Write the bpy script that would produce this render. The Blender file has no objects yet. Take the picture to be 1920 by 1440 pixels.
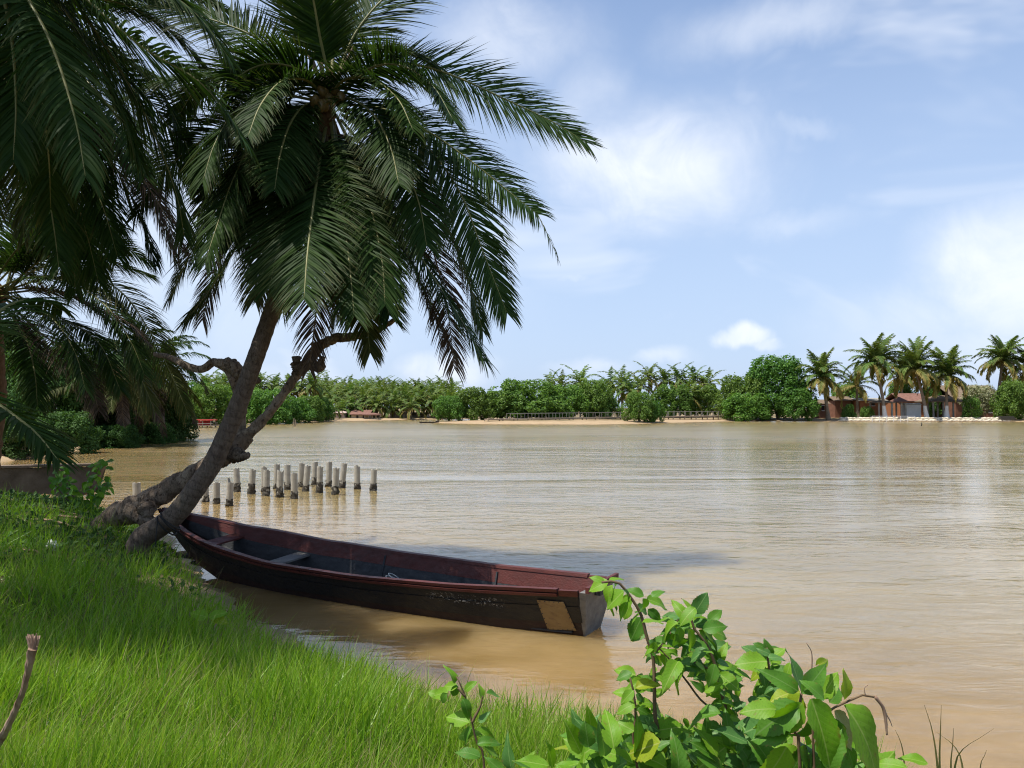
import bpy, math, random
import numpy as np
from mathutils import Matrix, Vector

# ------------------------------------------------------------------ camera, sky, sun, exposure
SC = bpy.context.scene
COL = SC.collection
FPX, CX, CY = 1400.0, 960.0, 720.0          # focal length in photo pixels, picture centre
CAM_Z = 3.0
PITCH = math.atan(44 / FPX)                 # horizon lies at y = 764

cam_data = bpy.data.cameras.new('camera')
cam_data.sensor_width = 36.0
cam_data.lens = 36.0 * FPX / 1920.0
cam_data.clip_start = 0.05
cam_data.clip_end = 6000
cam = bpy.data.objects.new('camera', cam_data)
cam.location = (0, 0, CAM_Z)
cam.rotation_euler = (math.pi / 2 + PITCH, 0, 0)
COL.objects.link(cam)
SC.camera = cam

SUN_DIR = Vector((-0.36, -0.15, 0.92)).normalized()     # towards the sun
SUN_EL = math.asin(SUN_DIR.z)
SUN_AZ = math.atan2(SUN_DIR.x, SUN_DIR.y)

sun_data = bpy.data.lights.new('sun', 'SUN')
sun_data.energy = 4.6
sun_data.angle = math.radians(0.53)
sun_data.color = (1.0, 0.955, 0.88)
sun = bpy.data.objects.new('sun', sun_data)
sun.rotation_euler = (-SUN_DIR).to_track_quat('-Z', 'Y').to_euler()
sun.location = (0, 0, 40)
COL.objects.link(sun)

SC.view_settings.view_transform = 'Standard'
SC.view_settings.look = 'None'
SC.view_settings.gamma = 1.0
SC.view_settings.exposure = 0.55
SC.view_settings.use_curve_mapping = False
SC.render.engine = 'CYCLES'
SC.cycles.use_denoising = True
SC.cycles.denoiser = 'OPENIMAGEDENOISE'
SC.cycles.denoising_prefilter = 'NONE'
SC.cycles.use_adaptive_sampling = True
SC.cycles.adaptive_threshold = 0.006
SC.cycles.adaptive_min_samples = 16
SC.cycles.filter_width = 1.15
SC.cycles.max_bounces = 4
SC.cycles.diffuse_bounces = 2
SC.cycles.glossy_bounces = 2
SC.cycles.transmission_bounces = 2
SC.cycles.transparent_max_bounces = 4
SC.cycles.sample_clamp_indirect = 6.0
SC.cycles.caustics_reflective = False
SC.cycles.caustics_refractive = False


class NT:
    """small helper round a node tree"""
    def __init__(self, tree):
        self.t = tree

    def n(self, kind, **kw):
        nd = self.t.nodes.new(kind)
        for k, v in kw.items():
            if k == 'ins':
                for a, b in v.items():
                    self.set(nd, a, b)
            else:
                setattr(nd, k, v)
        return nd

    def set(self, nd, key, val):
        sock = nd.inputs[key]
        if isinstance(val, bpy.types.NodeSocket):
            self.t.links.new(val, sock)
        else:
            sock.default_value = val

    def math(self, op, a, b=None, c=None, clamp=False):
        nd = self.n('ShaderNodeMath', operation=op, use_clamp=clamp)
        self.set(nd, 0, a)
        if b is not None:
            self.set(nd, 1, b)
        if c is not None:
            self.set(nd, 2, c)
        return nd.outputs[0]

    def mix(self, fac, a, b, blend='MIX'):
        nd = self.n('ShaderNodeMix', data_type='RGBA', blend_type=blend)
        self.set(nd, 0, fac)
        for k, v in ((6, a), (7, b)):
            if isinstance(v, (tuple, list)) and len(v) == 3:
                v = (*v, 1)
            self.set(nd, k, v)
        return nd.outputs[2]

    def noise(self, vec, scale, detail=3.0, rough=0.55, dist=0.0, out=0):
        nd = self.n('ShaderNodeTexNoise')
        if vec is not None:
            self.set(nd, 'Vector', vec)
        self.set(nd, 'Scale', scale)
        self.set(nd, 'Detail', detail)
        self.set(nd, 'Roughness', rough)
        self.set(nd, 'Distortion', dist)
        return nd.outputs[out]

    def rng(self, v, a, b, c=0.0, d=1.0, smooth=False):
        nd = self.n('ShaderNodeMapRange', clamp=True)
        if smooth:
            nd.interpolation_type = 'SMOOTHSTEP'
        self.set(nd, 0, v)
        for k, x in ((1, a), (2, b), (3, c), (4, d)):
            self.set(nd, k, x)
        return nd.outputs[0]

    def mapping(self, vec, loc=(0, 0, 0), rot=(0, 0, 0), scale=(1, 1, 1)):
        nd = self.n('ShaderNodeMapping')
        self.set(nd, 'Vector', vec)
        nd.inputs['Location'].default_value = loc
        nd.inputs['Rotation'].default_value = rot
        nd.inputs['Scale'].default_value = scale
        return nd.outputs[0]


def build_world():
    w = bpy.data.worlds.new('World')
    SC.world = w
    w.use_nodes = True
    t = w.node_tree
    t.nodes.clear()
    N = NT(t)
    out = N.n('ShaderNodeOutputWorld')
    bg = N.n('ShaderNodeBackground')
    sky = N.n('ShaderNodeTexSky', sky_type='NISHITA')
    sky.sun_disc = False
    sky.sun_elevation = SUN_EL
    sky.sun_rotation = SUN_AZ
    sky.air_density = 1.0
    sky.dust_density = 1.0
    sky.ozone_density = 1.4
    co = N.n('ShaderNodeTexCoord').outputs['Generated']
    sp = N.n('ShaderNodeSeparateXYZ')
    N.set(sp, 0, co)
    az = N.math('ARCTAN2', sp.outputs[0], sp.outputs[1])
    el = N.math('ARCSINE', sp.outputs[2])
    # wobble the sky coordinates so that cloud edges break up
    nz = N.noise(co, 5.5, 5, 0.62, 0.4, out=1)
    base_v = N.n('ShaderNodeCombineXYZ')
    N.set(base_v, 0, az)
    N.set(base_v, 1, el)

    def wobble(col, amp):
        v = N.n('ShaderNodeVectorMath', operation='MULTIPLY_ADD')
        N.set(v, 0, col)
        N.set(v, 1, (amp[0], amp[1], 0))
        w_ = N.n('ShaderNodeVectorMath', operation='ADD')
        N.set(w_, 0, base_v.outputs[0])
        N.set(w_, 1, (-amp[0] / 2, -amp[1] / 2, 0))
        N.set(v, 2, w_.outputs[0])
        return v.outputs[0]

    coarse = wobble(nz, (0.16, 0.10))
    nf = N.noise(co, 17, 4, 0.6, 0.3, out=1)
    finev = wobble(nf, (0.05, 0.035))

    def blob(px, py, rx, ry, amp, soft=0.0, fine=False):
        a0 = math.atan((px - CX) / FPX)
        e0 = math.atan((764 - py) / FPX * math.cos(a0))
        v = N.n('ShaderNodeVectorMath', operation='MULTIPLY_ADD')
        sx, sy = FPX / rx, FPX / ry
        N.set(v, 0, finev if fine else coarse)
        N.set(v, 1, (sx, sy, 0))
        N.set(v, 2, (-a0 * sx, -e0 * sy, 0))
        ln = N.n('ShaderNodeVectorMath', operation='LENGTH')
        N.set(ln, 0, v.outputs[0])
        return N.rng(ln.outputs['Value'], 1.25, soft, 0.0, amp, smooth=True)

    blobs = [blob(1220, 300, 250, 130, 0.85), blob(1100, 190, 110, 110, 0.35), blob(960, 70, 190, 90, 0.50),
             blob(1450, 30, 210, 55, 0.38), blob(1500, 400, 150, 32, 0.25), blob(420, 330, 620, 420, 0.45),
             blob(1905, 495, 150, 125, 0.72, 0.35, True), blob(1790, 590, 230, 70, 0.40), blob(1880, 640, 260, 60, 0.35),
             blob(1392, 632, 50, 24, 0.95, 0.45, True), blob(1420, 645, 46, 14, 0.6, 0.4, True),
             blob(1105, 688, 85, 20, 0.42, 0, True), blob(1250, 670, 60, 18, 0.40, 0, True), blob(835, 690, 110, 42, 0.8, 0.1, True),
             blob(470, 700, 120, 40, 0.35, 0, True), blob(1500, 250, 70, 22, 0.25), blob(1070, 515, 50, 16, 0.25, 0, True)]
    acc = blobs[0]
    for b in blobs[1:]:
        acc = N.math('MAXIMUM', acc, b)
    tex = N.noise(co, 9.0, 5, 0.6, 0.6)
    acc = N.math('MULTIPLY', acc, N.rng(tex, 0.30, 0.62, 0.45, 1.15))
    # scattered cloud everywhere else, and the milky band above the horizon
    gen = N.rng(N.noise(N.mapping(co, scale=(1, 1, 2.2)), 3.1, 4, 0.6, 0.5), 0.52, 0.78, 0.0, 0.5, smooth=True)
    acc = N.math('MAXIMUM', acc, gen)
    band = N.rng(el, 0.0, 0.75, 0.85, 0.0, smooth=True)      # humid air: pale blue down to the horizon
    skyc = N.mix(1.0, sky.outputs[0], (0.98, 1.0, 1.04, 1), 'MULTIPLY')
    skyc = N.mix(band, skyc, (3.05, 3.85, 5.3, 1))
    col = N.mix(acc, skyc, (5.7, 5.95, 6.4, 1))
    N.set(bg, 'Color', col)
    bg.inputs['Strength'].default_value = 0.125
    t.links.new(bg.outputs[0], out.inputs[0])
    w.cycles.sampling_method = 'MANUAL'
    w.cycles.sample_map_resolution = 256


build_world()

# ------------------------------------------------------------------ helpers
rs = np.random.RandomState(7)
random.seed(7)
_ca, _sa = math.cos(PITCH), math.sin(PITCH)


def ray(px, py):
    x, y = (px - CX) / FPX, (CY - py) / FPX
    return Vector((x, _ca - y * _sa, _sa + y * _ca))


def P(px, py, Y):
    """the point seen at a photo pixel, Y metres in front of the viewer"""
    d = ray(px, py)
    return Vector((0, 0, CAM_Z)) + d * (Y / d.y)


def G(px, py, z=0.0):
    """the point seen at a photo pixel on the level z"""
    d = ray(px, py)
    return Vector((0, 0, CAM_Z)) + d * ((z - CAM_Z) / d.z)


def norm(v):
    v = np.asarray(v, float)
    return v / np.maximum(np.linalg.norm(v, axis=-1, keepdims=True), 1e-9)


def make_mesh(name, V, F, mats=(), smooth=False, attr=None, uv=None, midx=None):
    """V (n,3); F list of arrays of equal-length faces, or list of lists"""
    me = bpy.data.meshes.new(name)
    V = np.asarray(V, np.float32).reshape(-1, 3)
    if isinstance(F, np.ndarray):
        F = [F]
    if len(F) and isinstance(F[0], np.ndarray) and F[0].ndim == 2:
        nl = sum(f.size for f in F)
        npoly = sum(len(f) for f in F)
        me.vertices.add(len(V))
        me.vertices.foreach_set('co', V.ravel())
        me.loops.add(nl)
        me.polygons.add(npoly)
        me.loops.foreach_set('vertex_index', np.concatenate([f.ravel() for f in F]).astype(np.int32))
        tot = np.concatenate([np.full(len(f), f.shape[1]) for f in F]).astype(np.int32)
        start = np.concatenate([[0], np.cumsum(tot)[:-1]]).astype(np.int32)
        me.polygons.foreach_set('loop_start', start)
        me.update(calc_edges=True)
    else:
        me.from_pydata([tuple(v) for v in V], [], [list(map(int, f)) for f in F])
        me.update()
    if smooth:
        me.polygons.foreach_set('use_smooth', np.ones(len(me.polygons), bool))
    if attr is not None:
        a = me.attributes.new('var', 'FLOAT_COLOR', 'POINT')
        a.data.foreach_set('color', np.asarray(attr, np.float32).reshape(-1))
    if uv is not None:
        l = me.uv_layers.new(name='uv')
        idx = np.empty(len(me.loops), np.int32)
        me.loops.foreach_get('vertex_index', idx)
        l.data.foreach_set('uv', np.asarray(uv, np.float32)[idx].ravel())
    if not isinstance(mats, (list, tuple)):
        mats = [mats]
    for m in mats:
        me.materials.append(m)
    if midx is not None:
        me.polygons.foreach_set('material_index', np.asarray(midx, np.int32))
    me.validate(verbose=False)
    return me


def link(name, me, parent=None):
    o = bpy.data.objects.new(name, me)
    COL.objects.link(o)
    if parent is not None:
        o.parent = parent
    return o


def tag(o, label=None, cat=None, group=None, kind=None):
    for k, v in (('label', label), ('category', cat), ('group', group), ('kind', kind)):
        if v:
            o[k] = v
    return o


def thing(name, label, cat, loc=(0, 0, 0), group=None, rot=(0, 0, 0), scale=(1, 1, 1)):
    o = link(name, None)
    o.empty_display_size = 0.3
    o.location = loc
    o.rotation_euler = rot
    o.scale = scale
    return tag(o, label, cat, group)


def part(name, V, F, mat, parent, origin=None, **kw):
    """a mesh part given in world coordinates; origin = the thing's base"""
    V = np.asarray(V, float).reshape(-1, 3)
    if origin is not None:
        V = V - np.asarray(origin, float)
    return link(name, make_mesh(name, V, F, mat, **kw), parent)


def join(items):
    """[(V,F)] -> one (V,F) with faces as lists"""
    VV, FF, k = [], [], 0
    for V, F in items:
        V = np.asarray(V, float).reshape(-1, 3)
        VV.append(V)
        FF += [[int(i) + k for i in f] for f in F]
        k += len(V)
    return np.concatenate(VV), FF


def spline(pts, n):
    """Catmull-Rom through the points, n samples even in length"""
    p = np.asarray([tuple(q) for q in pts], float)
    if len(p) == 2:
        t = np.linspace(0, 1, n)[:, None]
        return p[0] * (1 - t) + p[1] * t
    q = np.vstack([2 * p[0] - p[1], p, 2 * p[-1] - p[-2]])
    res = []
    for i in range(1, len(q) - 2):
        t = np.linspace(0, 1, 16, endpoint=False)[:, None]
        a, b, c, d = q[i - 1], q[i], q[i + 1], q[i + 2]
        res.append(0.5 * ((2 * b) + (c - a) * t + (2 * a - 5 * b + 4 * c - d) * t * t + (3 * b - a - 3 * c + d) * t ** 3))
    res.append(p[-1:])
    r = np.concatenate(res)
    L = np.concatenate([[0], np.cumsum(np.linalg.norm(np.diff(r, axis=0), axis=1))])
    s = np.linspace(0, L[-1], n)
    return np.stack([np.interp(s, L, r[:, k]) for k in range(3)], 1)


def frames(path):
    """tangent, side, up along a path, without twist jumps"""
    t = norm(np.gradient(path, axis=0))
    up = np.zeros_like(t)
    ref = np.array([0, 0, 1.0]) if abs(t[0][2]) < 0.95 else np.array([0, 1.0, 0])
    u = norm(ref - t[0] * np.dot(ref, t[0]))
    for i in range(len(t)):
        u = norm(u - t[i] * np.dot(u, t[i]))
        up[i] = u
    return t, np.cross(t, up), up


def tube(path, radii, sides=8, caps=True, rough=0.0, rng=None, flat=1.0, freq=3.0):
    path = np.asarray(path, float)
    n = len(path)
    r = np.interp(np.linspace(0, 1, n), np.linspace(0, 1, len(radii)), radii)
    t, b, u = frames(path)
    a = np.arange(sides) * 2 * math.pi / sides
    ring = np.ones((n, sides))
    if rough and rng is not None:
        for k in range(5):
            f = (k + 1) * freq * 0.35
            ph, m = rng.uniform(0, 6.28), rng.randint(1, 4)
            ring += rough * rng.uniform(0.4, 1) / (k + 1) ** 0.5 * np.sin(np.linspace(0, 6.28 * f, n)[:, None] + m * a[None, :] + ph)
        ring += rng.uniform(-rough, rough, ring.shape) * 0.35
    V = path[:, None, :] + (r[:, None] * ring)[..., None] * (np.cos(a)[None, :, None] * b[:, None, :] + flat * np.sin(a)[None, :, None] * u[:, None, :])
    V = V.reshape(-1, 3)
    i = np.arange(n - 1)[:, None] * sides
    j = np.arange(sides)[None, :]
    F = np.stack([i + j, i + (j + 1) % sides, i + sides + (j + 1) % sides, i + sides + j], -1).reshape(-1, 4).tolist()
    if caps:
        F += [list(range(sides))[::-1], list(range((n - 1) * sides, n * sides))]
    return V, F


def box(c, s, rz=0.0, jit=0.0, rng=None):
    c, s = np.asarray(c, float), np.asarray(s, float) / 2
    V = np.array([[x, y, z] for x in (-1, 1) for y in (-1, 1) for z in (-1, 1)], float) * s
    if jit:
        V += (rng or rs).uniform(-jit, jit, V.shape)
    if rz:
        ca, sa = math.cos(rz), math.sin(rz)
        V = np.stack([V[:, 0] * ca - V[:, 1] * sa, V[:, 0] * sa + V[:, 1] * ca, V[:, 2]], 1)
    return V + c, [[0, 1, 3, 2], [4, 6, 7, 5], [0, 4, 5, 1], [2, 3, 7, 6], [0, 2, 6, 4], [1, 5, 7, 3]]


def bar(a, b, w, h=None):
    """a square bar from a to b"""
    a, b = np.asarray(a, float), np.asarray(b, float)
    h = h or w
    t = norm(b - a)
    ref = np.array([0, 0, 1.0]) if abs(t[2]) < 0.9 else np.array([0, 1.0, 0])
    s = norm(np.cross(t, ref))
    u = np.cross(s, t)
    V = [p + s * i * w / 2 + u * j * h / 2 for p in (a, b) for i, j in ((-1, -1), (1, -1), (1, 1), (-1, 1))]
    return np.array(V), [[3, 2, 1, 0], [4, 5, 6, 7], [0, 1, 5, 4], [1, 2, 6, 5], [2, 3, 7, 6], [3, 0, 4, 7]]


# ------------------------------------------------------------------ materials
MATS = {}


def material(name, rough=0.7, spec=0.3):
    m = bpy.data.materials.new(name)
    m.use_nodes = True
    N = NT(m.node_tree)
    b = m.node_tree.nodes['Principled BSDF']
    b.inputs['Roughness'].default_value = rough
    b.inputs['Specular IOR Level'].default_value = spec
    MATS[name] = m
    return m, N, b


def mat_leaf(name, c1, c2, tip=None, tipw=0.0, trans=0.3, tcol=None, rough=0.45, spec=0.35, objrand=0.0):
    m, N, b = material(name, rough, spec)
    at = N.n('ShaderNodeAttribute', attribute_name='var')
    s = N.n('ShaderNodeSeparateColor')
    N.set(s, 0, at.outputs['Color'])
    col = N.mix(s.outputs[0], c1, c2)
    if objrand:
        oi = N.n('ShaderNodeObjectInfo').outputs['Random']
        hs = N.n('ShaderNodeHueSaturation')
        N.set(hs, 'Color', col)
        N.set(hs, 'Hue', N.rng(oi, 0, 1, 0.5 - 0.03 * objrand, 0.5 + 0.03 * objrand))
        N.set(hs, 'Value', N.rng(N.math('FRACT', N.math('MULTIPLY', oi, 7.31)), 0, 1, 1 - 0.3 * objrand, 1 + 0.25 * objrand))
        col = hs.outputs[0]
    if tip:
        f = N.math('MULTIPLY', N.math('POWER', s.outputs[1], 3.0), N.rng(s.outputs[2], 0, 1, 0.0, tipw))
        col = N.mix(f, col, tip)
    N.set(b, 'Base Color', col)
    tr = N.n('ShaderNodeBsdfTranslucent')
    N.set(tr, 'Color', N.mix(1.0, col, (*(tcol or (1.5, 1.6, 0.7)), 1), 'MULTIPLY'))
    ms = N.n('ShaderNodeMixShader')
    ms.inputs[0].default_value = trans
    m.node_tree.links.new(b.outputs[0], ms.inputs[1])
    m.node_tree.links.new(tr.outputs[0], ms.inputs[2])
    m.node_tree.links.new(ms.outputs[0], m.node_tree.nodes['Material Output'].inputs[0])
    return m


def mat_simple(name, c1, c2, scale=4.0, rough=0.7, spec=0.3, bump=0.0, bscale=None, stretch=(1, 1, 1), coord='Object', detail=5):
    m, N, b = material(name, rough, spec)
    co = N.n('ShaderNodeTexCoord').outputs[coord]
    v = N.mapping(co, scale=stretch)
    f = N.rng(N.noise(v, scale, detail, 0.6, 0.3), 0.3, 0.7)
    N.set(b, 'Base Color', N.mix(f, c1, c2))
    if bump:
        bp = N.n('ShaderNodeBump')
        bp.inputs['Distance'].default_value = bump
        N.set(bp, 'Height', N.noise(v, bscale or scale * 3, 6, 0.65))
        N.set(b, 'Normal', bp.outputs[0])
    return m


# foliage
mat_leaf('frond_green', (0.016, 0.040, 0.008), (0.033, 0.066, 0.013), (0.13, 0.09, 0.03), 0.6, 0.26, rough=0.55, spec=0.08)
mat_leaf('frond_olive', (0.036, 0.052, 0.012), (0.066, 0.074, 0.02), (0.17, 0.11, 0.045), 1.0, 0.26, rough=0.55, spec=0.08)
mat_leaf('frond_dead', (0.042, 0.028, 0.017), (0.10, 0.066, 0.038), (0.22, 0.16, 0.10), 0.8, 0.12, (1.2, 1.1, 0.8), 0.7, 0.2)
mat_leaf('far_palm', (0.050, 0.105, 0.022), (0.125, 0.175, 0.038), (0.23, 0.18, 0.05), 1.0, 0.26, rough=0.55, spec=0.15, objrand=0.6)
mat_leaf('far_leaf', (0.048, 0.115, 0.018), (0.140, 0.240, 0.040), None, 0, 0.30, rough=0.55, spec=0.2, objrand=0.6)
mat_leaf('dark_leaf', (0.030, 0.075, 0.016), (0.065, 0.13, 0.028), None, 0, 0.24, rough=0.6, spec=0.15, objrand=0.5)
mat_leaf('pale_leaf', (0.16, 0.18, 0.08), (0.34, 0.33, 0.20), None, 0, 0.2, rough=0.6)
mat_leaf('grass_blade', (0.075, 0.190, 0.008), (0.215, 0.375, 0.026), (0.36, 0.36, 0.09), 1.0, 0.40, (1.5, 1.55, 0.55), rough=0.38, spec=0.35)  # yellow tip colour: drying ends, also brightened so the tips look sunlit
mat_leaf('dry_blade', (0.20, 0.17, 0.07), (0.34, 0.29, 0.14), None, 0, 0.2, rough=0.6)
mat_leaf('sedge', (0.10, 0.13, 0.03), (0.17, 0.17, 0.05), (0.24, 0.14, 0.05), 0.8, 0.25, rough=0.5)
mat_simple('rachis', (0.13, 0.14, 0.035), (0.22, 0.20, 0.07), 3, 0.5, 0.35)
mat_simple('rachis_dead', (0.10, 0.065, 0.035), (0.20, 0.14, 0.08), 5, 0.7, 0.2)
mat_simple('coconut', (0.20, 0.12, 0.03), (0.11, 0.085, 0.03), 6, 0.45, 0.4)
mat_simple('fibre', (0.10, 0.055, 0.03), (0.20, 0.12, 0.065), 20, 0.9, 0.1, 0.02, 60, (1, 1, 0.3))
mat_simple('twig', (0.085, 0.055, 0.03), (0.16, 0.11, 0.06), 30, 0.7, 0.2)
mat_simple('green_stem', (0.10, 0.14, 0.03), (0.17, 0.16, 0.05), 30, 0.55, 0.3)


def mat_shrub_leaf(name, c1, c2, vein, trans=0.30, rough=0.5):
    m, N, b = material(name, rough, 0.25)
    uvn = N.n('ShaderNodeUVMap', uv_map='uv')
    s = N.n('ShaderNodeSeparateXYZ')
    N.set(s, 0, uvn.outputs[0])
    u = N.math('ABSOLUTE', N.math('SUBTRACT', s.outputs[0], 0.5))
    oi = N.n('ShaderNodeObjectInfo').outputs['Random']
    base = N.mix(oi, c1, c2)
    co = N.n('ShaderNodeTexCoord').outputs['Object']
    base = N.mix(N.rng(N.noise(co, 3.0, 4), 0.35, 0.75, 0, 0.6), base, c2)
    base = N.mix(N.rng(N.noise(co, 22.0, 3), 0.56, 0.66, 0, 0.35), base, tuple(x * 0.45 for x in c1))
    base = N.mix(N.rng(N.noise(co, 6.0, 4), 0.60, 0.70, 0, 0.75), base, (0.17, 0.13, 0.03))
    edge = N.math('MULTIPLY', N.rng(u, 0.33, 0.47), N.rng(N.noise(co, 4.0, 5, 0.65), 0.50, 0.60))   # browned margins
    base = N.mix(N.math('MULTIPLY', edge, 0.8), base, (0.20, 0.12, 0.035))
    mid = N.rng(u, 0.012, 0.03, 1.0, 0.0)
    ph = N.math('MULTIPLY_ADD', s.outputs[1], 9.0, N.math('MULTIPLY', u, -6.0))
    fr = N.math('ABSOLUTE', N.math('SUBTRACT', N.math('FRACT', ph), 0.5))
    side = N.math('MULTIPLY', N.rng(fr, 0.0, 0.05, 0.42, 0.0), N.rng(u, 0.5, 0.3))
    v = N.math('MAXIMUM', mid, side)
    col = N.mix(v, base, vein)
    N.set(b, 'Base Color', col)
    bp = N.n('ShaderNodeBump')
    bp.inputs['Distance'].default_value = 0.012
    bp.inputs['Strength'].default_value = 0.05
    N.set(bp, 'Height', N.math('MULTIPLY', N.rng(fr, 0.0, 0.5), 1.0))
    N.set(b, 'Normal', bp.outputs[0])
    tr = N.n('ShaderNodeBsdfTranslucent')
    N.set(tr, 'Color', N.mix(1.0, col, (1.6, 1.7, 0.5, 1), 'MULTIPLY'))
    ms = N.n('ShaderNodeMixShader')
    ms.inputs[0].default_value = trans
    m.node_tree.links.new(b.outputs[0], ms.inputs[1])
    m.node_tree.links.new(tr.outputs[0], ms.inputs[2])
    m.node_tree.links.new(ms.outputs[0], m.node_tree.nodes['Material Output'].inputs[0])
    return m


mat_shrub_leaf('leaf_bright', (0.105, 0.245, 0.012), (0.165, 0.31, 0.018), (0.24, 0.34, 0.07), 0.36)
mat_shrub_leaf('leaf_dark', (0.050, 0.145, 0.012), (0.085, 0.205, 0.018), (0.12, 0.22, 0.05), 0.28)
mat_shrub_leaf('leaf_blue', (0.055, 0.15, 0.030), (0.085, 0.20, 0.045), (0.17, 0.28, 0.09), 0.28, 0.5)
mat_shrub_leaf('leaf_yellow', (0.19, 0.30, 0.014), (0.26, 0.32, 0.018), (0.34, 0.36, 0.08), 0.40)
mat_shrub_leaf('leaf_olive', (0.20, 0.22, 0.07), (0.26, 0.25, 0.10), (0.30, 0.30, 0.14), 0.25, 0.55)


def mat_bark(name, c1, c2, c3, rings=0.0, scale=6.0, bump=0.03):
    m, N, b = material(name, 0.9, 0.1)
    co = N.n('ShaderNodeTexCoord').outputs['Object']
    v = N.mapping(co, scale=(1, 1, 0.45))
    f = N.rng(N.noise(v, scale, 8, 0.7, 1.2), 0.34, 0.66)
    col = N.mix(f, c1, c2)
    col = N.mix(N.rng(N.noise(co, scale * 0.35, 6, 0.65, 0.6), 0.48, 0.66, 0, 0.8), col, c3)
    crack = N.rng(N.noise(v, scale * 2.2, 7, 0.7, 2.2), 0.36, 0.46, 1.0, 0.0)       # deep fissures
    col = N.mix(N.math('MULTIPLY', crack, 0.3 if rings else 0.7), col, tuple(x * 0.35 for x in c1))
    h = N.math('SUBTRACT', N.noise(v, scale * 3.0, 9, 0.72, 1.0), N.math('MULTIPLY', crack, 0.6))
    if rings:
        sp = N.n('ShaderNodeSeparateXYZ')
        N.set(sp, 0, co)
        zz = N.math('MULTIPLY_ADD', N.noise(co, 2.0, 4), 0.22, N.math('MULTIPLY_ADD', sp.outputs[0], 0.45, sp.outputs[2]))
        fr = N.math('FRACT', N.math('MULTIPLY', zz, rings))
        line = N.rng(fr, 0.0, 0.30, 1.0, 0.0)
        col = N.mix(N.math('MULTIPLY', line, N.rng(N.noise(co, 5, 4), 0.35, 0.65, 0.1, 0.5)), col, tuple(x * 0.6 for x in c1))
        h = N.math('SUBTRACT', h, N.math('MULTIPLY', line, 0.5))
    N.set(b, 'Base Color', col)
    bp = N.n('ShaderNodeBump')
    bp.inputs['Distance'].default_value = bump
    N.set(bp, 'Height', h)
    N.set(b, 'Normal', bp.outputs[0])
    return m


mat_bark('palm_bark', (0.105, 0.080, 0.062), (0.190, 0.148, 0.115), (0.150, 0.122, 0.090), 6.5, 9.0, 0.018)
mat_bark('dead_wood', (0.14, 0.10, 0.072), (0.32, 0.245, 0.175), (0.44, 0.35, 0.255), 0, 4.5, 0.09)
mat_bark('far_bark', (0.14, 0.11, 0.08), (0.28, 0.23, 0.17), (0.22, 0.19, 0.15), 0, 2.0, 0.03)


def mat_trunk_limewashed():
    m, N, b = material('limewashed_trunk', 0.85, 0.15)
    co = N.n('ShaderNodeTexCoord').outputs['Object']
    sp = N.n('ShaderNodeSeparateXYZ')
    N.set(sp, 0, co)
    z = N.math('MULTIPLY_ADD', N.noise(co, 3, 3), 0.5, sp.outputs[2])
    f = N.rng(z, 3.1, 3.4)
    bark = N.mix(N.noise(co, 3, 5), (0.13, 0.10, 0.075), (0.28, 0.23, 0.18))
    lime = N.mix(N.noise(co, 5, 4), (0.55, 0.53, 0.48), (0.78, 0.76, 0.72))
    N.set(b, 'Base Color', N.mix(f, lime, bark))


mat_trunk_limewashed()


def mat_ground():
    m, N, b = material('ground_soil', 0.9, 0.15)
    geo = N.n('ShaderNodeNewGeometry')
    co = geo.outputs['Position']
    sp = N.n('ShaderNodeSeparateXYZ')
    N.set(sp, 0, co)
    n1 = N.rng(N.noise(co, 0.9, 6, 0.65), 0.3, 0.7)
    sand = N.mix(n1, (0.29, 0.20, 0.112), (0.39, 0.29, 0.175))
    soil = N.mix(N.noise(co, 5, 6), (0.055, 0.050, 0.022), (0.12, 0.10, 0.045))
    near = N.rng(sp.outputs[1], 40, 60)
    h = N.math('MULTIPLY_ADD', N.noise(co, 0.8, 4), 0.25, sp.outputs[2])
    f_near = N.rng(h, 0.36, 0.60)
    f_far = N.math('MULTIPLY', N.rng(N.noise(co, 0.16, 4), 0.40, 0.6), N.rng(h, 0.52, 0.66))
    mx = N.n('ShaderNodeMix', data_type='FLOAT')
    N.set(mx, 0, near)
    N.set(mx, 2, f_near)
    N.set(mx, 3, f_far)
    col = N.mix(mx.outputs[0], sand, soil)
    wet = N.rng(h, 0.06, 0.22, 1.0, 0.0)                      # damp sand by the waterline
    col = N.mix(N.math('MULTIPLY', wet, 0.55), col, (0.15, 0.095, 0.045))
    N.set(b, 'Base Color', col)
    N.set(b, 'Roughness', N.rng(wet, 0, 1, 0.9, 0.45))
    bp = N.n('ShaderNodeBump')
    bp.inputs['Distance'].default_value = 0.04
    N.set(bp, 'Height', N.noise(co, 7, 7, 0.65))
    N.set(b, 'Normal', bp.outputs[0])


mat_ground()


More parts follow.
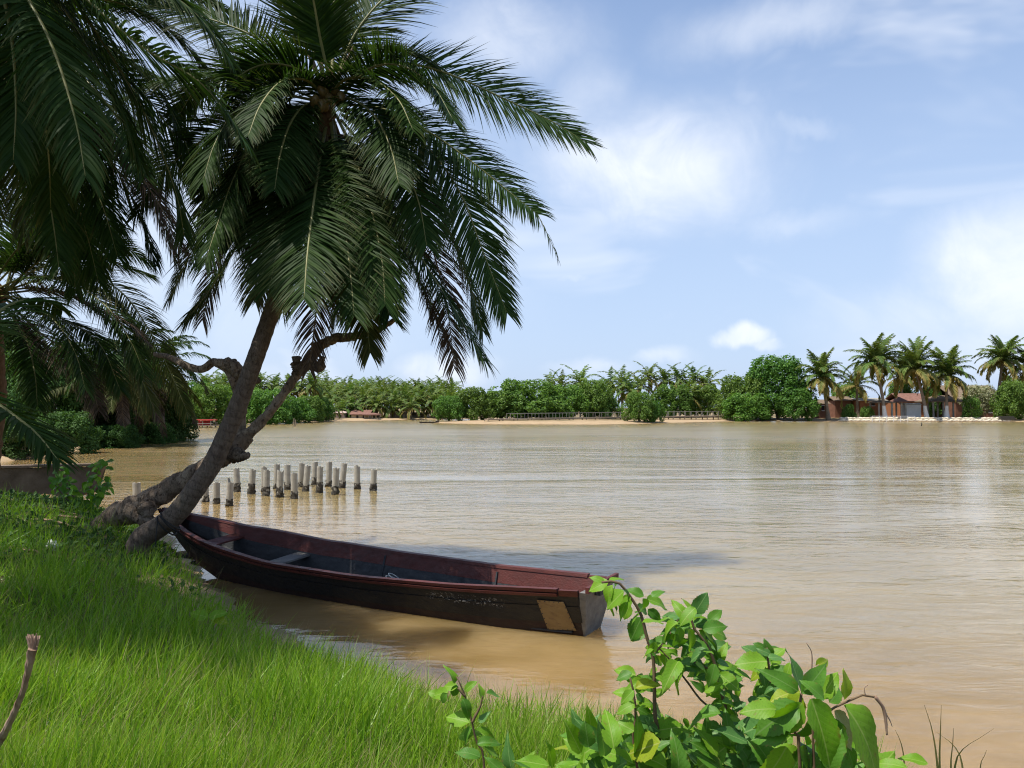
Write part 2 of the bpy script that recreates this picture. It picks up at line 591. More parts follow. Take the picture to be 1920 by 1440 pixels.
def mat_water():
    m, N, b = material('river_water', 0.06, 0.5)
    b.inputs['IOR'].default_value = 1.38
    b.subsurface_method = 'BURLEY'                            # silty water scatters light sideways
    b.inputs['Subsurface Weight'].default_value = 1.0
    b.inputs['Subsurface Radius'].default_value = (1.0, 0.8, 0.5)
    b.inputs['Subsurface Scale'].default_value = 1.2
    co = N.n('ShaderNodeNewGeometry').outputs['Position']
    sp = N.n('ShaderNodeSeparateXYZ')
    N.set(sp, 0, co)
    at = N.n('ShaderNodeAttribute', attribute_name='depth')
    dep = at.outputs['Fac']
    silt = N.rng(N.noise(N.mapping(co, scale=(0.10, 0.22, 1)), 1.0, 5, 0.6, 0.5), 0.32, 0.7)
    deep = N.mix(silt, (0.200, 0.147, 0.060), (0.255, 0.194, 0.094))
    shal = N.mix(N.rng(N.noise(N.mapping(co, scale=(0.7, 1.1, 1)), 1.0, 5, 0.6, 0.4), 0.3, 0.7), (0.175, 0.108, 0.034), (0.275, 0.182, 0.080))
    N.set(b, 'Base Color', N.mix(N.rng(dep, 0.0, 7.0, smooth=True), shal, deep))
    # ripples: long crests running roughly across the view, gusts rougher in places
    gust = N.rng(N.noise(N.mapping(co, scale=(0.025, 0.075, 1)), 1.0, 4, 0.6, 0.6), 0.36, 0.66, 0.12, 1.0, smooth=True)
    r1 = N.noise(N.mapping(co, rot=(0, 0, 0.22), scale=(0.9, 2.6, 1)), 1.0, 3, 0.5, 0.9)
    r2 = N.noise(N.mapping(co, rot=(0, 0, -0.30), scale=(3.0, 8.0, 1)), 1.0, 3, 0.55, 0.8)
    r3 = N.noise(N.mapping(co, rot=(0, 0, 0.1), scale=(0.16, 0.5, 1)), 1.0, 3, 0.5, 0.5)
    h = N.math('ADD', N.math('ADD', N.math('MULTIPLY', r1, 0.055), N.math('MULTIPLY', r2, 0.014)), N.math('MULTIPLY', r3, 0.10))
    h = N.math('MULTIPLY', h, gust)
    calm = N.rng(dep, 0.0, 3.0, 0.25, 1.0)
    h = N.math('MULTIPLY', h, calm)
    bp = N.n('ShaderNodeBump')
    bp.inputs['Distance'].default_value = 1.0
    bp.inputs['Strength'].default_value = 0.75
    N.set(bp, 'Height', h)
    # small chop that stays visible far out
    ch = N.n('ShaderNodeVectorMath', operation='SUBTRACT')
    N.set(ch, 0, N.noise(N.mapping(co, rot=(0, 0, 0.15), scale=(0.8, 3.0, 1)), 1.0, 4, 0.6, 0.8, out=1))
    N.set(ch, 1, (0.5, 0.5, 0.5))
    cm = N.n('ShaderNodeVectorMath', operation='MULTIPLY')
    N.set(cm, 0, ch.outputs[0])
    N.set(cm, 1, (0.035, 0.055, 0.0))
    amt = N.math('MULTIPLY', N.rng(sp.outputs[1], 8.0, 40.0, 0.10, 1.0), gust)
    cs = N.n('ShaderNodeVectorMath', operation='SCALE')
    N.set(cs, 0, cm.outputs[0])
    N.set(cs, 'Scale', amt)
    ad = N.n('ShaderNodeVectorMath', operation='ADD')
    N.set(ad, 0, bp.outputs[0])
    N.set(ad, 1, cs.outputs[0])
    nn = N.n('ShaderNodeVectorMath', operation='NORMALIZE')
    N.set(nn, 0, ad.outputs[0])
    N.set(b, 'Normal', nn.outputs[0])
    N.set(b, 'Roughness', N.rng(sp.outputs[1], 8.0, 90.0, 0.05, 0.20))   # ripples too small to see blur the far reflections


mat_water()


def mat_boat(name, c1, c2, wear, wearc, rough=0.5, letters=False):
    m, N, b = material(name, rough, 0.4)
    co = N.n('ShaderNodeTexCoord').outputs['Object']
    v = N.mapping(co, rot=(0, 0, 0.52), scale=(0.35, 3, 3))
    col = N.mix(N.rng(N.noise(v, 3, 7, 0.65), 0.3, 0.7), c1, c2)
    w = N.rng(N.noise(v, 7, 8, 0.7, 0.4), 1 - wear, 1 - wear + 0.12)
    col = N.mix(w, col, wearc)
    if letters:                                               # flaked remains of a painted name
        sp = N.n('ShaderNodeSeparateXYZ')
        N.set(sp, 0, co)
        gx = N.rng(N.math('ABSOLUTE', N.math('SUBTRACT', sp.outputs[0], 2.25)), 0.30, 0.62, 1.0, 0.0)
        gz = N.rng(N.math('ABSOLUTE', N.math('SUBTRACT', sp.outputs[2], 0.40)), 0.035, 0.075, 1.0, 0.0)
        fl = N.rng(N.noise(N.mapping(co, scale=(1, 1, 1.4)), 26, 4, 0.6, 1.0), 0.585, 0.615)
        col = N.mix(N.math('MULTIPLY', N.math('MULTIPLY', gx, gz), fl), col, (0.42, 0.40, 0.36))
    N.set(b, 'Base Color', col)
    N.set(b, 'Roughness', N.rng(N.noise(v, 5, 4), 0.3, 0.7, rough - 0.12, rough + 0.2))
    bp = N.n('ShaderNodeBump')
    bp.inputs['Distance'].default_value = 0.008
    N.set(bp, 'Height', N.noise(v, 14, 6, 0.7))
    N.set(b, 'Normal', bp.outputs[0])


mat_boat('boat_tar', (0.006, 0.0055, 0.0055), (0.014, 0.012, 0.011), 0.27, (0.045, 0.036, 0.028), 0.5, True)
mat_boat('boat_red_worn', (0.030, 0.011, 0.008), (0.018, 0.010, 0.008), 0.34, (0.06, 0.032, 0.02), 0.55)
mat_boat('boat_red', (0.098, 0.019, 0.013), (0.058, 0.015, 0.011), 0.33, (0.17, 0.062, 0.042), 0.55)
mat_boat('boat_inside', (0.018, 0.020, 0.022), (0.04, 0.042, 0.044), 0.36, (0.09, 0.08, 0.07), 0.6)
mat_boat('boat_grey', (0.10, 0.095, 0.088), (0.20, 0.19, 0.17), 0.35, (0.12, 0.10, 0.08), 0.7)
mat_boat('boat_plate', (0.19, 0.118, 0.044), (0.26, 0.17, 0.07), 0.48, (0.17, 0.10, 0.045), 0.6)
mat_simple('concrete_pale', (0.28, 0.26, 0.21), (0.44, 0.41, 0.34), 5, 0.85, 0.2, 0.01, 30)
mat_simple('concrete_wall', (0.10, 0.072, 0.048), (0.24, 0.18, 0.13), 1.6, 0.9, 0.15, 0.02, 20)
mat_simple('oyster', (0.028, 0.024, 0.018), (0.09, 0.078, 0.058), 18, 0.8, 0.25, 0.03, 40)
mat_simple('timber', (0.20, 0.155, 0.11), (0.33, 0.27, 0.20), 2, 0.85, 0.15)
mat_simple('timber_pale', (0.24, 0.225, 0.19), (0.36, 0.34, 0.29), 2, 0.85, 0.15)
mat_simple('orange_wall', (0.24, 0.10, 0.045), (0.32, 0.14, 0.07), 0.8, 0.85, 0.15)
mat_simple('brick_wall', (0.13, 0.062, 0.04), (0.20, 0.10, 0.065), 1.0, 0.9, 0.1)
mat_simple('white_wall', (0.66, 0.65, 0.62), (0.78, 0.77, 0.75), 1.0, 0.8, 0.2)
mat_simple('pink_wall', (0.42, 0.30, 0.26), (0.52, 0.40, 0.36), 1.0, 0.85, 0.15)
mat_simple('beige_wall', (0.38, 0.31, 0.22), (0.50, 0.42, 0.31), 1.0, 0.85, 0.15)
mat_simple('thatch', (0.12, 0.088, 0.062), (0.23, 0.175, 0.125), 4, 0.95, 0.05, 0.08, 14, (1, 1, 0.3))
mat_simple('rust_roof', (0.14, 0.07, 0.05), (0.23, 0.12, 0.09), 2, 0.75, 0.2)
mat_simple('red_canvas', (0.46, 0.04, 0.035), (0.56, 0.07, 0.06), 2, 0.7, 0.2)
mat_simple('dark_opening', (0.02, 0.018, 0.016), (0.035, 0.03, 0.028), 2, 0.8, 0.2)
mat_simple('sandbag', (0.50, 0.43, 0.31), (0.68, 0.61, 0.48), 3, 0.9, 0.1, 0.02, 8)
mat_simple('earth_cliff', (0.28, 0.16, 0.08), (0.42, 0.26, 0.14), 0.5, 0.95, 0.05, 0.2, 2)
mat_simple('plastic_white', (0.60, 0.60, 0.60), (0.72, 0.72, 0.72), 4, 0.4, 0.5)
mat_simple('rope_dark', (0.012, 0.012, 0.012), (0.03, 0.03, 0.03), 30, 0.7, 0.2)
mat_simple('rope_grey', (0.20, 0.23, 0.24), (0.34, 0.36, 0.36), 30, 0.6, 0.2)
mat_simple('dry_stick', (0.17, 0.095, 0.065), (0.36, 0.26, 0.18), 22, 0.85, 0.1, 0.004, 60, (1, 1, 0.15))
mat_simple('dark_rock', (0.03, 0.026, 0.02), (0.09, 0.08, 0.06), 10, 0.9, 0.2, 0.02, 30)

# ------------------------------------------------------------------ terrain and river
NEAR = np.array([(40, -14), (14, 1.2), (7.5, 4.4), (4.2, 5.3), (2.2, 6.0), (0.9, 6.55), (-0.65, 7.6), (-2.1, 8.6), (-3.3, 10.1), (-4.5, 11.7), (-5.6, 13.4), (-6.7, 15.5),
                 (-8.5, 18), (-11.5, 21.3), (-16, 22.5), (-20, 26), (-27, 37), (-29, 45), (-31, 54), (-33, 62), (-33.5, 69), (-37, 80), (-52, 92), (-200, 130), (-900, 180)], float)
FAR = np.array([(-900, 230), (-200, 152), (-66, 119), (-52, 124), (-45, 139), (-39, 159), (-31, 172), (-20, 187), (-12, 194), (-7, 180), (-11, 160),
                (-17, 148), (-13, 141), (-5, 134), (15, 131), (25, 139), (40, 155), (50, 164), (62, 161), (76, 158), (110, 156), (160, 148), (420, 130), (1200, 60)], float)


def sdist(X, Y, line, closing):
    """distance to the shoreline, positive inland"""
    poly = np.vstack([line, closing])
    inside = np.zeros(X.shape, bool)
    j = len(poly) - 1
    for i in range(len(poly)):
        xi, yi = poly[i]
        xj, yj = poly[j]
        c = ((yi > Y) != (yj > Y)) & (X < (xj - xi) * (Y - yi) / (yj - yi + 1e-12) + xi)
        inside ^= c
        j = i
    d = np.full(X.shape, 1e9)
    for a, b in zip(line[:-1], line[1:]):
        ab = b - a
        t = np.clip(((X - a[0]) * ab[0] + (Y - a[1]) * ab[1]) / (ab @ ab), 0, 1)
        d = np.minimum(d, np.hypot(X - a[0] - t * ab[0], Y - a[1] - t * ab[1]))
    return np.where(inside, d, -d)


def s_near(X, Y):
    return sdist(np.asarray(X, float), np.asarray(Y, float), NEAR, np.array([(-900, -300), (40, -300)], float))


def s_far(X, Y):
    return sdist(np.asarray(X, float), np.asarray(Y, float), FAR, np.array([(1200, 4000), (-900, 4000)], float))


def wob(X, Y, k):
    return (np.sin(X * 1.3 * k + 0.7 * np.sin(Y * 0.9 * k)) + np.sin(Y * 1.7 * k + 1.1 * np.sin(X * 0.7 * k + 1)) + np.sin((X + Y) * 0.8 * k)) / 3


def height(X, Y):
    X, Y = np.asarray(X, float), np.asarray(Y, float)
    a, b = s_near(X, Y), s_far(X, Y)
    a = a + 0.25 * wob(X, Y, 1.6)
    za = np.where(a > 0, 1.38 * (1 - np.exp(-a / 3.3)) + 0.03 * wob(X, Y, 2.3) * np.clip(a, 0, 1), np.maximum(-1.5, 0.12 * a))
    zb = np.where(b > 0, 0.62 * (1 - np.exp(-b / 6.0)), np.maximum(-1.5, 0.10 * b))
    return np.maximum(za, zb)


def grid_axis(segs):
    out = []
    for a, b, st in segs:
        out.append(np.arange(a, b, st))
    return np.unique(np.concatenate(out))


def grow(a, b, n):
    return np.sign(a) * np.geomspace(abs(a), abs(b), n)


gx = np.unique(np.concatenate([grow(-76, -3500, 14), grid_axis([(-76, -16, 2.0), (-16, 8, 0.25), (8, 130, 2.0)]), grow(130, 3500, 14)]))
gy = np.unique(np.concatenate([[-60, -30, -15], grid_axis([(-8, 22, 0.25), (22, 70, 1.0), (70, 215, 2.0)]), grow(215, 4500, 16)]))
XX, YY = np.meshgrid(gx, gy)
ZZ = height(XX, YY)
nx, ny = len(gx), len(gy)
ii = (np.arange(ny - 1)[:, None] * nx + np.arange(nx - 1)[None, :]).ravel()
quads = np.stack([ii, ii + 1, ii + nx + 1, ii + nx], 1)
ground = link('ground', make_mesh('ground', np.stack([XX, YY, ZZ], -1).reshape(-1, 3), quads, MATS['ground_soil'], smooth=True))
tag(ground, kind='structure')


def ground_z(x, y):
    return float(height(np.array([x]), np.array([y]))[0])


wy = gy[(gy > -16) & (gy < 330)]
WX, WY = np.meshgrid(gx[np.abs(gx) < 1200], wy)
wnx, wny = WX.shape[1], WX.shape[0]
ii = (np.arange(wny - 1)[:, None] * wnx + np.arange(wnx - 1)[None, :]).ravel()
me = make_mesh('river', np.stack([WX, WY, np.zeros_like(WX)], -1).reshape(-1, 3), np.stack([ii, ii + 1, ii + wnx + 1, ii + wnx], 1), MATS['river_water'])
at = me.attributes.new('depth', 'FLOAT', 'POINT')
at.data.foreach_set('value', np.maximum(0, -np.maximum(s_near(WX, WY), s_far(WX, WY))).astype(np.float32).ravel())
tag(link('river', me), kind='structure')

# ------------------------------------------------------------------ palm fronds


def leaflets(path, n, length, width, rng, droop=0.5, e0=0.25, start=0.14, shape=None, fallback=None, nseg=4, skip=0.0, angle=(1.15, 0.55), roll=0.0, cut=None, jit=0.35):
    """two rows of leaflets along a midrib -> V, F, attr"""
    K = 60
    path = spline(path, K)
    t, b, u = frames(path)
    zz = np.array([0, 0, 1.0])
    # the frond keeps its upper side up where it can
    u2 = zz - t * t[:, 2:3]
    fb = np.array(fallback if fallback is not None else (0, -1.0, 0)) * np.ones_like(t)
    fb = fb - t * np.sum(fb * t, 1, keepdims=True)
    w = np.clip(np.linalg.norm(u2, axis=1, keepdims=True) * 1.6, 0, 1)
    u = norm(norm(u2 + 1e-6) * w + norm(fb) * (1 - w) + 1e-6)
    b = norm(np.cross(t, u))
    if roll:
        u, b = u * math.cos(roll) + b * math.sin(roll), b * math.cos(roll) - u * math.sin(roll)
    V, A, sides = [], [], (-1, 1)
    s = np.linspace(start, 1.0, n)
    s_all = np.concatenate([s + rng.uniform(-0.3, 0.3, n) * (1 - start) / n for _ in sides]).clip(start, 1)
    sg = np.repeat(sides, n).astype(float)
    keep = rng.uniform(size=len(s_all)) >= skip
    if cut is not None:
        keep &= s_all <= cut
    s_all, sg = s_all[keep], sg[keep]
    M = len(s_all)
    f = s_all * (K - 1)
    i0 = np.clip(f.astype(int), 0, K - 2)
    fr = (f - i0)[:, None]
    lerp = lambda a: a[i0] * (1 - fr) + a[i0 + 1] * fr
    p0, tt, bb, uu = lerp(path), norm(lerp(t)), norm(lerp(b)), norm(lerp(u))
    q = (s_all - start) / (1 - start)
    L = length * (0.62 + 0.38 * np.clip(q / 0.25, 0, 1)) * (1 - 0.62 * np.clip((q - 0.45) / 0.55, 0, 1) ** 1.5) * rng.uniform(0.86, 1.1, M)
    ang = angle[0] + (angle[1] - angle[0]) * q + rng.normal(0, 0.05, M)
    el = e0 + rng.normal(0, 0.12, M)
    d = np.cos(ang)[:, None] * tt + np.sin(ang)[:, None] * (sg[:, None] * bb * np.cos(el)[:, None] + uu * np.sin(el)[:, None])
    d = norm(d)
    wv = norm(np.cross(d, uu + rng.normal(0, jit, (M, 3))))
    dr = droop * rng.uniform(0.6, 1.4, M)
    pts, wid = [p0], [0.55]
    prof = np.interp(np.linspace(0, 1, nseg + 1), [0, 0.25, 0.6, 1], [0.55, 1.0, 0.8, 0.06])
    Wd = width * rng.uniform(0.8, 1.15, M)
    cur = p0.copy()
    VV = np.empty((M, nseg + 1, 2, 3))
    VV[:, 0, 0], VV[:, 0, 1] = cur - wv * (Wd * prof[0] / 2)[:, None], cur + wv * (Wd * prof[0] / 2)[:, None]
    for k in range(1, nseg + 1):
        d = norm(d + np.array([0, 0, -1.0]) * (dr * k / nseg * 4.0 / nseg)[:, None])
        cur = cur + d * (L / nseg)[:, None]
        wv = norm(wv - d * np.sum(wv * d, 1, keepdims=True))
        VV[:, k, 0], VV[:, k, 1] = cur - wv * (Wd * prof[k] / 2)[:, None], cur + wv * (Wd * prof[k] / 2)[:, None]
    base = np.arange(M)[:, None] * (nseg + 1) * 2 + np.arange(nseg)[None, :] * 2
    F = np.stack([base, base + 1, base + 3, base + 2], -1).reshape(-1, 4)
    A = np.ones((M, nseg + 1, 2, 4))
    A[..., 0] = rng.uniform(0, 1, M)[:, None, None]
    A[..., 1] = np.linspace(0, 1, nseg + 1)[None, :, None]
    A[..., 2] = rng.uniform(0, 1, M)[:, None, None] ** 2
    return VV.reshape(-1, 3), F, A.reshape(-1, 4)


def add_frond(root, origin, path, rng, mat='frond_green', n=105, length=0.95, width=0.042, rmat='rachis', r0=0.038, **kw):
    V, F, A = leaflets(path, n, length, width, rng, **kw)
    fr = part('frond', V, F, MATS[mat], root, origin, attr=A)
    pv, pf = tube(spline(path, 26), [r0, r0 * 0.75, r0 * 0.5, r0 * 0.12], 6, flat=0.7)
    part('midrib', pv, pf, MATS[rmat], fr, origin, smooth=True)
    return fr


def arch(c, az, el0, L, droop, n=7):
    """a midrib that leaves the crown at azimuth az and elevation el0 and bends down"""
    p = np.array(tuple(c), float)
    out = [p.copy()]
    el = el0
    for k in range(n):
        d = np.array([math.cos(az) * math.cos(el), math.sin(az) * math.cos(el), math.sin(el)])
        p = p + d * L / n
        out.append(p.copy())
        el = max(el - droop / n * (0.5 + k / n), -1.5)
    return out


def px_path(pts, Y0, dY):
    """photo points -> world points whose distance runs from Y0 to Y0+dY"""
    q = np.array([(a, b) for a, b in pts], float)
    L = np.concatenate([[0], np.cumsum(np.hypot(*np.diff(q, axis=0).T))])
    L /= L[-1]
    return [P(a, b, Y0 + dY * f) for (a, b), f in zip(pts, L)]


def trunk_tube(pts, radii, sides=14, n=70, ring=0.04, rng=rs):
    path = spline(pts, n)
    V, F = tube(path, radii, sides, rough=0.025, rng=rng)
    L = np.linspace(0, 1, n)
    k = 1 + ring * (np.sin(np.arange(n) * 1.9) * 0.6 + rng.uniform(-0.5, 0.5, n))
    V = V.reshape(n, sides, 3)
    V = path[:, None, :] + (V - path[:, None, :]) * k[:, None, None]
    return V.reshape(-1, 3), F


def coconut_mesh():
    n, m = 8, 6
    V, F = [], []
    for i in range(m + 1):
        th = math.pi * i / m
        for j in range(n):
            a = 2 * math.pi * j / n
            r = math.sin(th) * (1 + 0.06 * math.cos(3 * a))
            V.append((0.11 * r * math.cos(a), 0.11 * r * math.sin(a), -0.15 * math.cos(th)))
    for i in range(m):
        for j in range(n):
            F.append([i * n + j, i * n + (j + 1) % n, (i + 1) * n + (j + 1) % n, (i + 1) * n + j])
    return make_mesh('coconut', V, F, MATS['coconut'], smooth=True)


COCO = coconut_mesh()

# ---- the big coconut palm leaning over the boat
rp = np.random.RandomState(21)
base = P(246, 1026, 13.2)
base.z = ground_z(base.x, base.y) - 0.1
crown_c = P(612, 200, 13.0)
palm = thing('coconut_palm', 'large coconut palm leaning over the moored boat with a drooping dark crown', 'palm tree', base)
ob = tuple(base)
tp = [base, P(268, 1009, 13.15), P(297, 990, 13.1), P(332, 962, 13.0), P(365, 918, 12.95), P(398, 870, 12.95), P(427, 807, 12.95), P(452, 745, 12.95), P(472, 690, 12.95), P(490, 640, 12.95), P(512, 575, 13.0), P(535, 500, 13.0), P(560, 400, 13.0), P(590, 290, 13.0), crown_c]
V, F = trunk_tube(tp, [0.215, 0.18, 0.168, 0.158, 0.150, 0.145, 0.14, 0.135, 0.13, 0.11], 16, 130, 0.025, rp)
part('trunk', V, F, MATS['palm_bark'], palm, ob, smooth=True)
# fibre heart of the crown
V, F = tube(spline([P(600, 250, 13.0), P(612, 190, 13.0), P(620, 130, 13.0)], 10), [0.15, 0.20, 0.17, 0.06], 12, rough=0.2, rng=rp, freq=9)
part('crown_heart', V, F, MATS['fibre'], palm, ob)

FR = [  # photo path of the midrib from the crown outwards, change of distance, material, leaflet length, droop, extra
    ([(622, 150), (626, 60), (628, -40), (634, -130)], 0.8, 'frond_green', 0.95, 0.25, {}),
    ([(630, 150), (668, 60), (735, -15), (830, -60), (930, -70)], 0.4, 'frond_green', 1.25, 0.45, {'roll': 0.9}),
    ([(640, 165), (700, 120), (780, 122), (850, 142), (945, 185), (1035, 228), (1100, 268)], 0.3, 'frond_green', 1.0, 0.40, {'roll': 1.05}),
    ([(640, 195), (720, 205), (800, 245), (880, 300), (955, 360), (1008, 402)], -0.2, 'frond_green', 0.95, 0.75, {'angle': (1.2, 0.9), 'roll': 0.8}),
    ([(640, 180), (690, 130), (750, 122), (810, 160), (850, 225)], -1.8, 'frond_green', 0.85, 0.6, {}),
    ([(645, 205), (720, 215), (800, 275), (862, 360), (905, 470), (950, 585)], -0.9, 'frond_green', 0.95, 0.9, {}),
    ([(645, 220), (710, 260), (770, 350), (812, 470), (840, 590), (852, 690)], -0.7, 'frond_dead', 0.85, 1.1, {'skip': 0.2}),
    ([(640, 225), (690, 290), (745, 400), (800, 500), (865, 600), (908, 675)], -1.2, 'frond_green', 0.95, 0.95, {}),
    ([(635, 225), (668, 290), (720, 400), (775, 500), (815, 590), (850, 660)], -0.4, 'frond_olive', 0.9, 0.9, {}),
    ([(625, 235), (645, 330), (665, 450), (682, 560), (694, 660)], -1.0, 'frond_olive', 0.85, 0.8, {}),
    ([(612, 230), (600, 300), (587, 390), (576, 480), (570, 560)], -2.6, 'frond_green', 1.15, 0.45, {'fallback': (0, -1, 0.2)}),
    ([(612, 240), (612, 350), (606, 470), (592, 590), (580, 690)], -0.5, 'frond_dead', 0.8, 1.0, {'skip': 0.25}),
    ([(605, 205), (545, 205), (480, 262), (438, 335), (408, 420), (385, 490)], -1.9, 'frond_green', 1.0, 0.8, {}),
    ([(600, 215), (548, 260), (500, 340), (450, 450), (395, 540), (350, 600)], -0.6, 'frond_green', 0.95, 0.9, {}),
    ([(600, 220), (560, 280), (525, 370), (495, 470), (478, 560)], -1.2, 'frond_olive', 0.95, 0.7, {}),
    ([(600, 190), (520, 178), (450, 200), (405, 265), (380, 340)], -1.4, 'frond_green', 0.95, 0.7, {}),
    ([(605, 165), (545, 115), (470, 65), (380, 32), (290, 12), (215, 5)], 0.5, 'frond_green', 0.95, 0.6, {'roll': -0.9}),
    ([(612, 150), (580, 80), (545, 20), (500, -40), (430, -80)], 0.6, 'frond_green', 1.0, 0.4, {}),
    ([(618, 150), (600, 70), (585, -10), (560, -90)], -1.0, 'frond_green', 0.9, 0.3, {}),
    ([(600, 180), (520, 140), (440, 130), (370, 165), (330, 225)], 0.8, 'frond_green', 0.95, 0.7, {}),
    ([(630, 215), (655, 270), (690, 370), (715, 480), (722, 570)], -2.0, 'frond_green', 0.95, 0.8, {}),
    ([(640, 215), (705, 245), (775, 320), (835, 420), (880, 530), (905, 620)], 0.6, 'frond_green', 0.9, 0.9, {}),
    ([(605, 225), (570, 300), (545, 400), (535, 500), (530, 580)], 0.8, 'frond_green', 0.9, 0.9, {}),
    ([(598, 205), (530, 225), (460, 300), (400, 400), (350, 490), (318, 560)], 0.9, 'frond_green', 0.9, 0.9, {}),
    ([(598, 200), (540, 240), (470, 350), (420, 450), (395, 530), (380, 600)], 0.1, 'frond_dead', 0.8, 1.0, {'skip': 0.2}),
    ([(625, 225), (640, 320), (650, 420), (640, 520), (625, 600)], 1.0, 'frond_green', 0.9, 0.9, {}),
    ([(615, 215), (640, 300), (668, 400), (700, 500), (730, 590)], -1.5, 'frond_green', 1.0, 0.6, {}),
    ([(605, 215), (575, 290), (545, 380), (520, 470), (505, 540)], -1.8, 'frond_green', 1.0, 0.6, {}),
    ([(620, 220), (630, 300), (644, 400), (656, 500), (664, 590)], -2.2, 'frond_green', 1.0, 0.6, {}),
    ([(600, 200), (550, 215), (500, 275), (460, 360), (440, 450)], -0.9, 'frond_green', 1.0, 0.6, {}),
    ([(610, 170), (560, 130), (500, 120), (445, 145), (410, 200)], -0.8, 'frond_green', 0.95, 0.6, {}),
    ([(612, 190), (645, 150), (695, 148), (745, 185), (775, 245)], -2.0, 'frond_green', 0.75, 0.7, {'start': 0.05}),
    ([(612, 190), (578, 152), (530, 152), (490, 195), (465, 255)], -2.0, 'frond_green', 0.75, 0.7, {'start': 0.05}),
    ([(618, 195), (655, 185), (700, 215), (732, 275), (748, 345)], -1.7, 'frond_green', 0.85, 0.7, {'start': 0.05}),
    ([(606, 198), (575, 195), (545, 230), (525, 290), (515, 355)], -1.7, 'frond_green', 0.85, 0.7, {'start': 0.05}),
    ([(620, 175), (660, 110), (720, 90), (790, 110), (845, 160)], 0.6, 'frond_green', 0.95, 0.6, {}),
    ([(636, 205), (700, 235), (752, 300), (785, 380), (800, 460)], -1.4, 'frond_green', 0.95, 0.7, {}),
]
for pts, dY, m, L, dr, kw in FR:
    dd = m == 'frond_dead'
    kw.setdefault('roll', rp.uniform(-0.5, 0.5))
    add_frond(palm, ob, px_path(pts, 13.0, dY), rp, m, 185, L * 1.10, 0.030 if not dd else 0.022, 'rachis_dead' if dd else 'rachis', 0.036, droop=dr * 0.26, e0=0.10, jit=0.25, **kw)
for k in range(20):
    az = k * 2.399
    if math.cos(az) > 0.55 or math.sin(az) < -0.3:
        continue
    el = [0.35, -0.1, -0.5, -0.8][k % 4]
    mm = ['frond_green', 'frond_green', 'frond_green', 'frond_dead'][k % 4]
    add_frond(palm, ob, arch(P(614, 195, 13.0), az, el, rp.uniform(3.4, 4.3), 1.3 if el > -0.3 else 0.8), rp, mm, 165, 0.98, 0.030, 'rachis_dead' if mm == 'frond_dead' else 'rachis', 0.034,
              droop=0.25, e0=0.1, jit=0.25, roll=rp.uniform(-0.5, 0.5), skip=0.2 if mm == 'frond_dead' else 0.0)
# broken tip hanging from the right-hand frond
tipf = spline(px_path([(1008, 402), (1022, 430), (1038, 465), (1046, 486)], 12.8, 0), 8)
V, F, A = leaflets(tipf, 7, 0.35, 0.03, rp, droop=1.0, start=0.1)
bf = part('broken_frond_tip', V, F, MATS['frond_green'], palm, ob, attr=A)
V, F = tube(tipf, [0.008, 0.003], 5)
part('midrib', V, F, MATS['rachis'], bf, ob)
for k in range(9):
    a = k * 2.4
    px, py = 614 + 26 * math.cos(a) * (0.5 + 0.5 * rp.rand()), 186 + 18 * math.sin(a) * (0.4 + 0.6 * rp.rand())
    if k < 6:
        px, py = [(604, 172), (590, 190), (602, 198), (628, 168), (640, 184), (618, 186)][k]
    o = link('coconut', COCO, palm)
    o.location = P(px, py, 12.62 + 0.2 * rp.rand()) - base
    o.rotation_euler = tuple(rp.uniform(-0.6, 0.6, 3))
    o.scale = (0.78,) * 3
for k in range(9):        # flower stalks and leaf bases
    a = rp.uniform(0.4, 2.7)
    c = Vector(P(612, 175, 12.9))
    d = Vector((math.cos(a), -0.3 + 0.6 * rp.rand(), math.sin(a) * 0.9)).normalized()
    V, F = tube(spline([c, c + d * 0.4, c + d * rp.uniform(0.6, 0.95) + Vector((0, 0, 0.1))], 8), [0.05, 0.03, 0.012], 6)
    part('flower_stalk', V, F, MATS['rachis_dead'], palm, ob)

# ---- dead tree fallen behind the palm
rd = np.random.RandomState(5)
dbase = P(185, 996, 15.2)
dbase.z = ground_z(dbase.x, dbase.y) - 0.05
dead = thing('dead_tree', 'leafless dead grey tree lying slanted behind the leaning palm', 'tree', dbase)
od = tuple(dbase)


def limb(name, pts, radii, sides=14, n=60, rough=0.13, parent=dead, freq=5.0):
    V, F = tube(spline(pts, n * 2), radii, sides + 8, rough=rough, rng=rd, freq=freq * 1.6)
    return part(name, V, F, MATS['dead_wood'], parent, od, smooth=True)


Yd = 14.3
tr = limb('trunk', [P(165, 1000, 15.2), P(209, 972, 15.0), P(265, 947, 14.8), P(311, 920, 14.7), P(348, 899, 14.6), P(398, 868, 14.4), P(438, 841, Yd), P(462, 816, Yd)],
          [0.15, 0.20, 0.26, 0.22, 0.185, 0.18, 0.18, 0.15], 18, 70, 0.12)
limb('root_limb', [P(250, 955, 14.7), P(266, 968, 14.5), P(278, 978, 14.4), P(280, 986, 14.35)], [0.20, 0.17, 0.15, 0.10], 12, 14, 0.14, tr)
limb('branch', [P(440, 838, Yd), P(480, 800, Yd), P(520, 755, Yd), P(555, 705, Yd), P(585, 672, Yd), P(600, 645, 14.2)], [0.145, 0.11, 0.092, 0.084, 0.084, 0.10, 0.085], 14, 50, 0.10)
limb('branch', [P(590, 652, 14.2), P(625, 636, 14.1), P(665, 630, 14.0), P(700, 622, 14.0), P(740, 600, 13.9)], [0.10, 0.09, 0.085, 0.075, 0.06, 0.04], 10, 36, 0.14)
limb('broken_stub', [P(566, 700, Yd), P(558, 688, Yd), P(556, 668, Yd)], [0.15, 0.11, 0.07], 9, 12, 0.22)
limb('broken_stub', [P(580, 676, 14.2), P(598, 690, 14.1), P(606, 668, 14.1)], [0.11, 0.10, 0.04], 9, 12, 0.2)
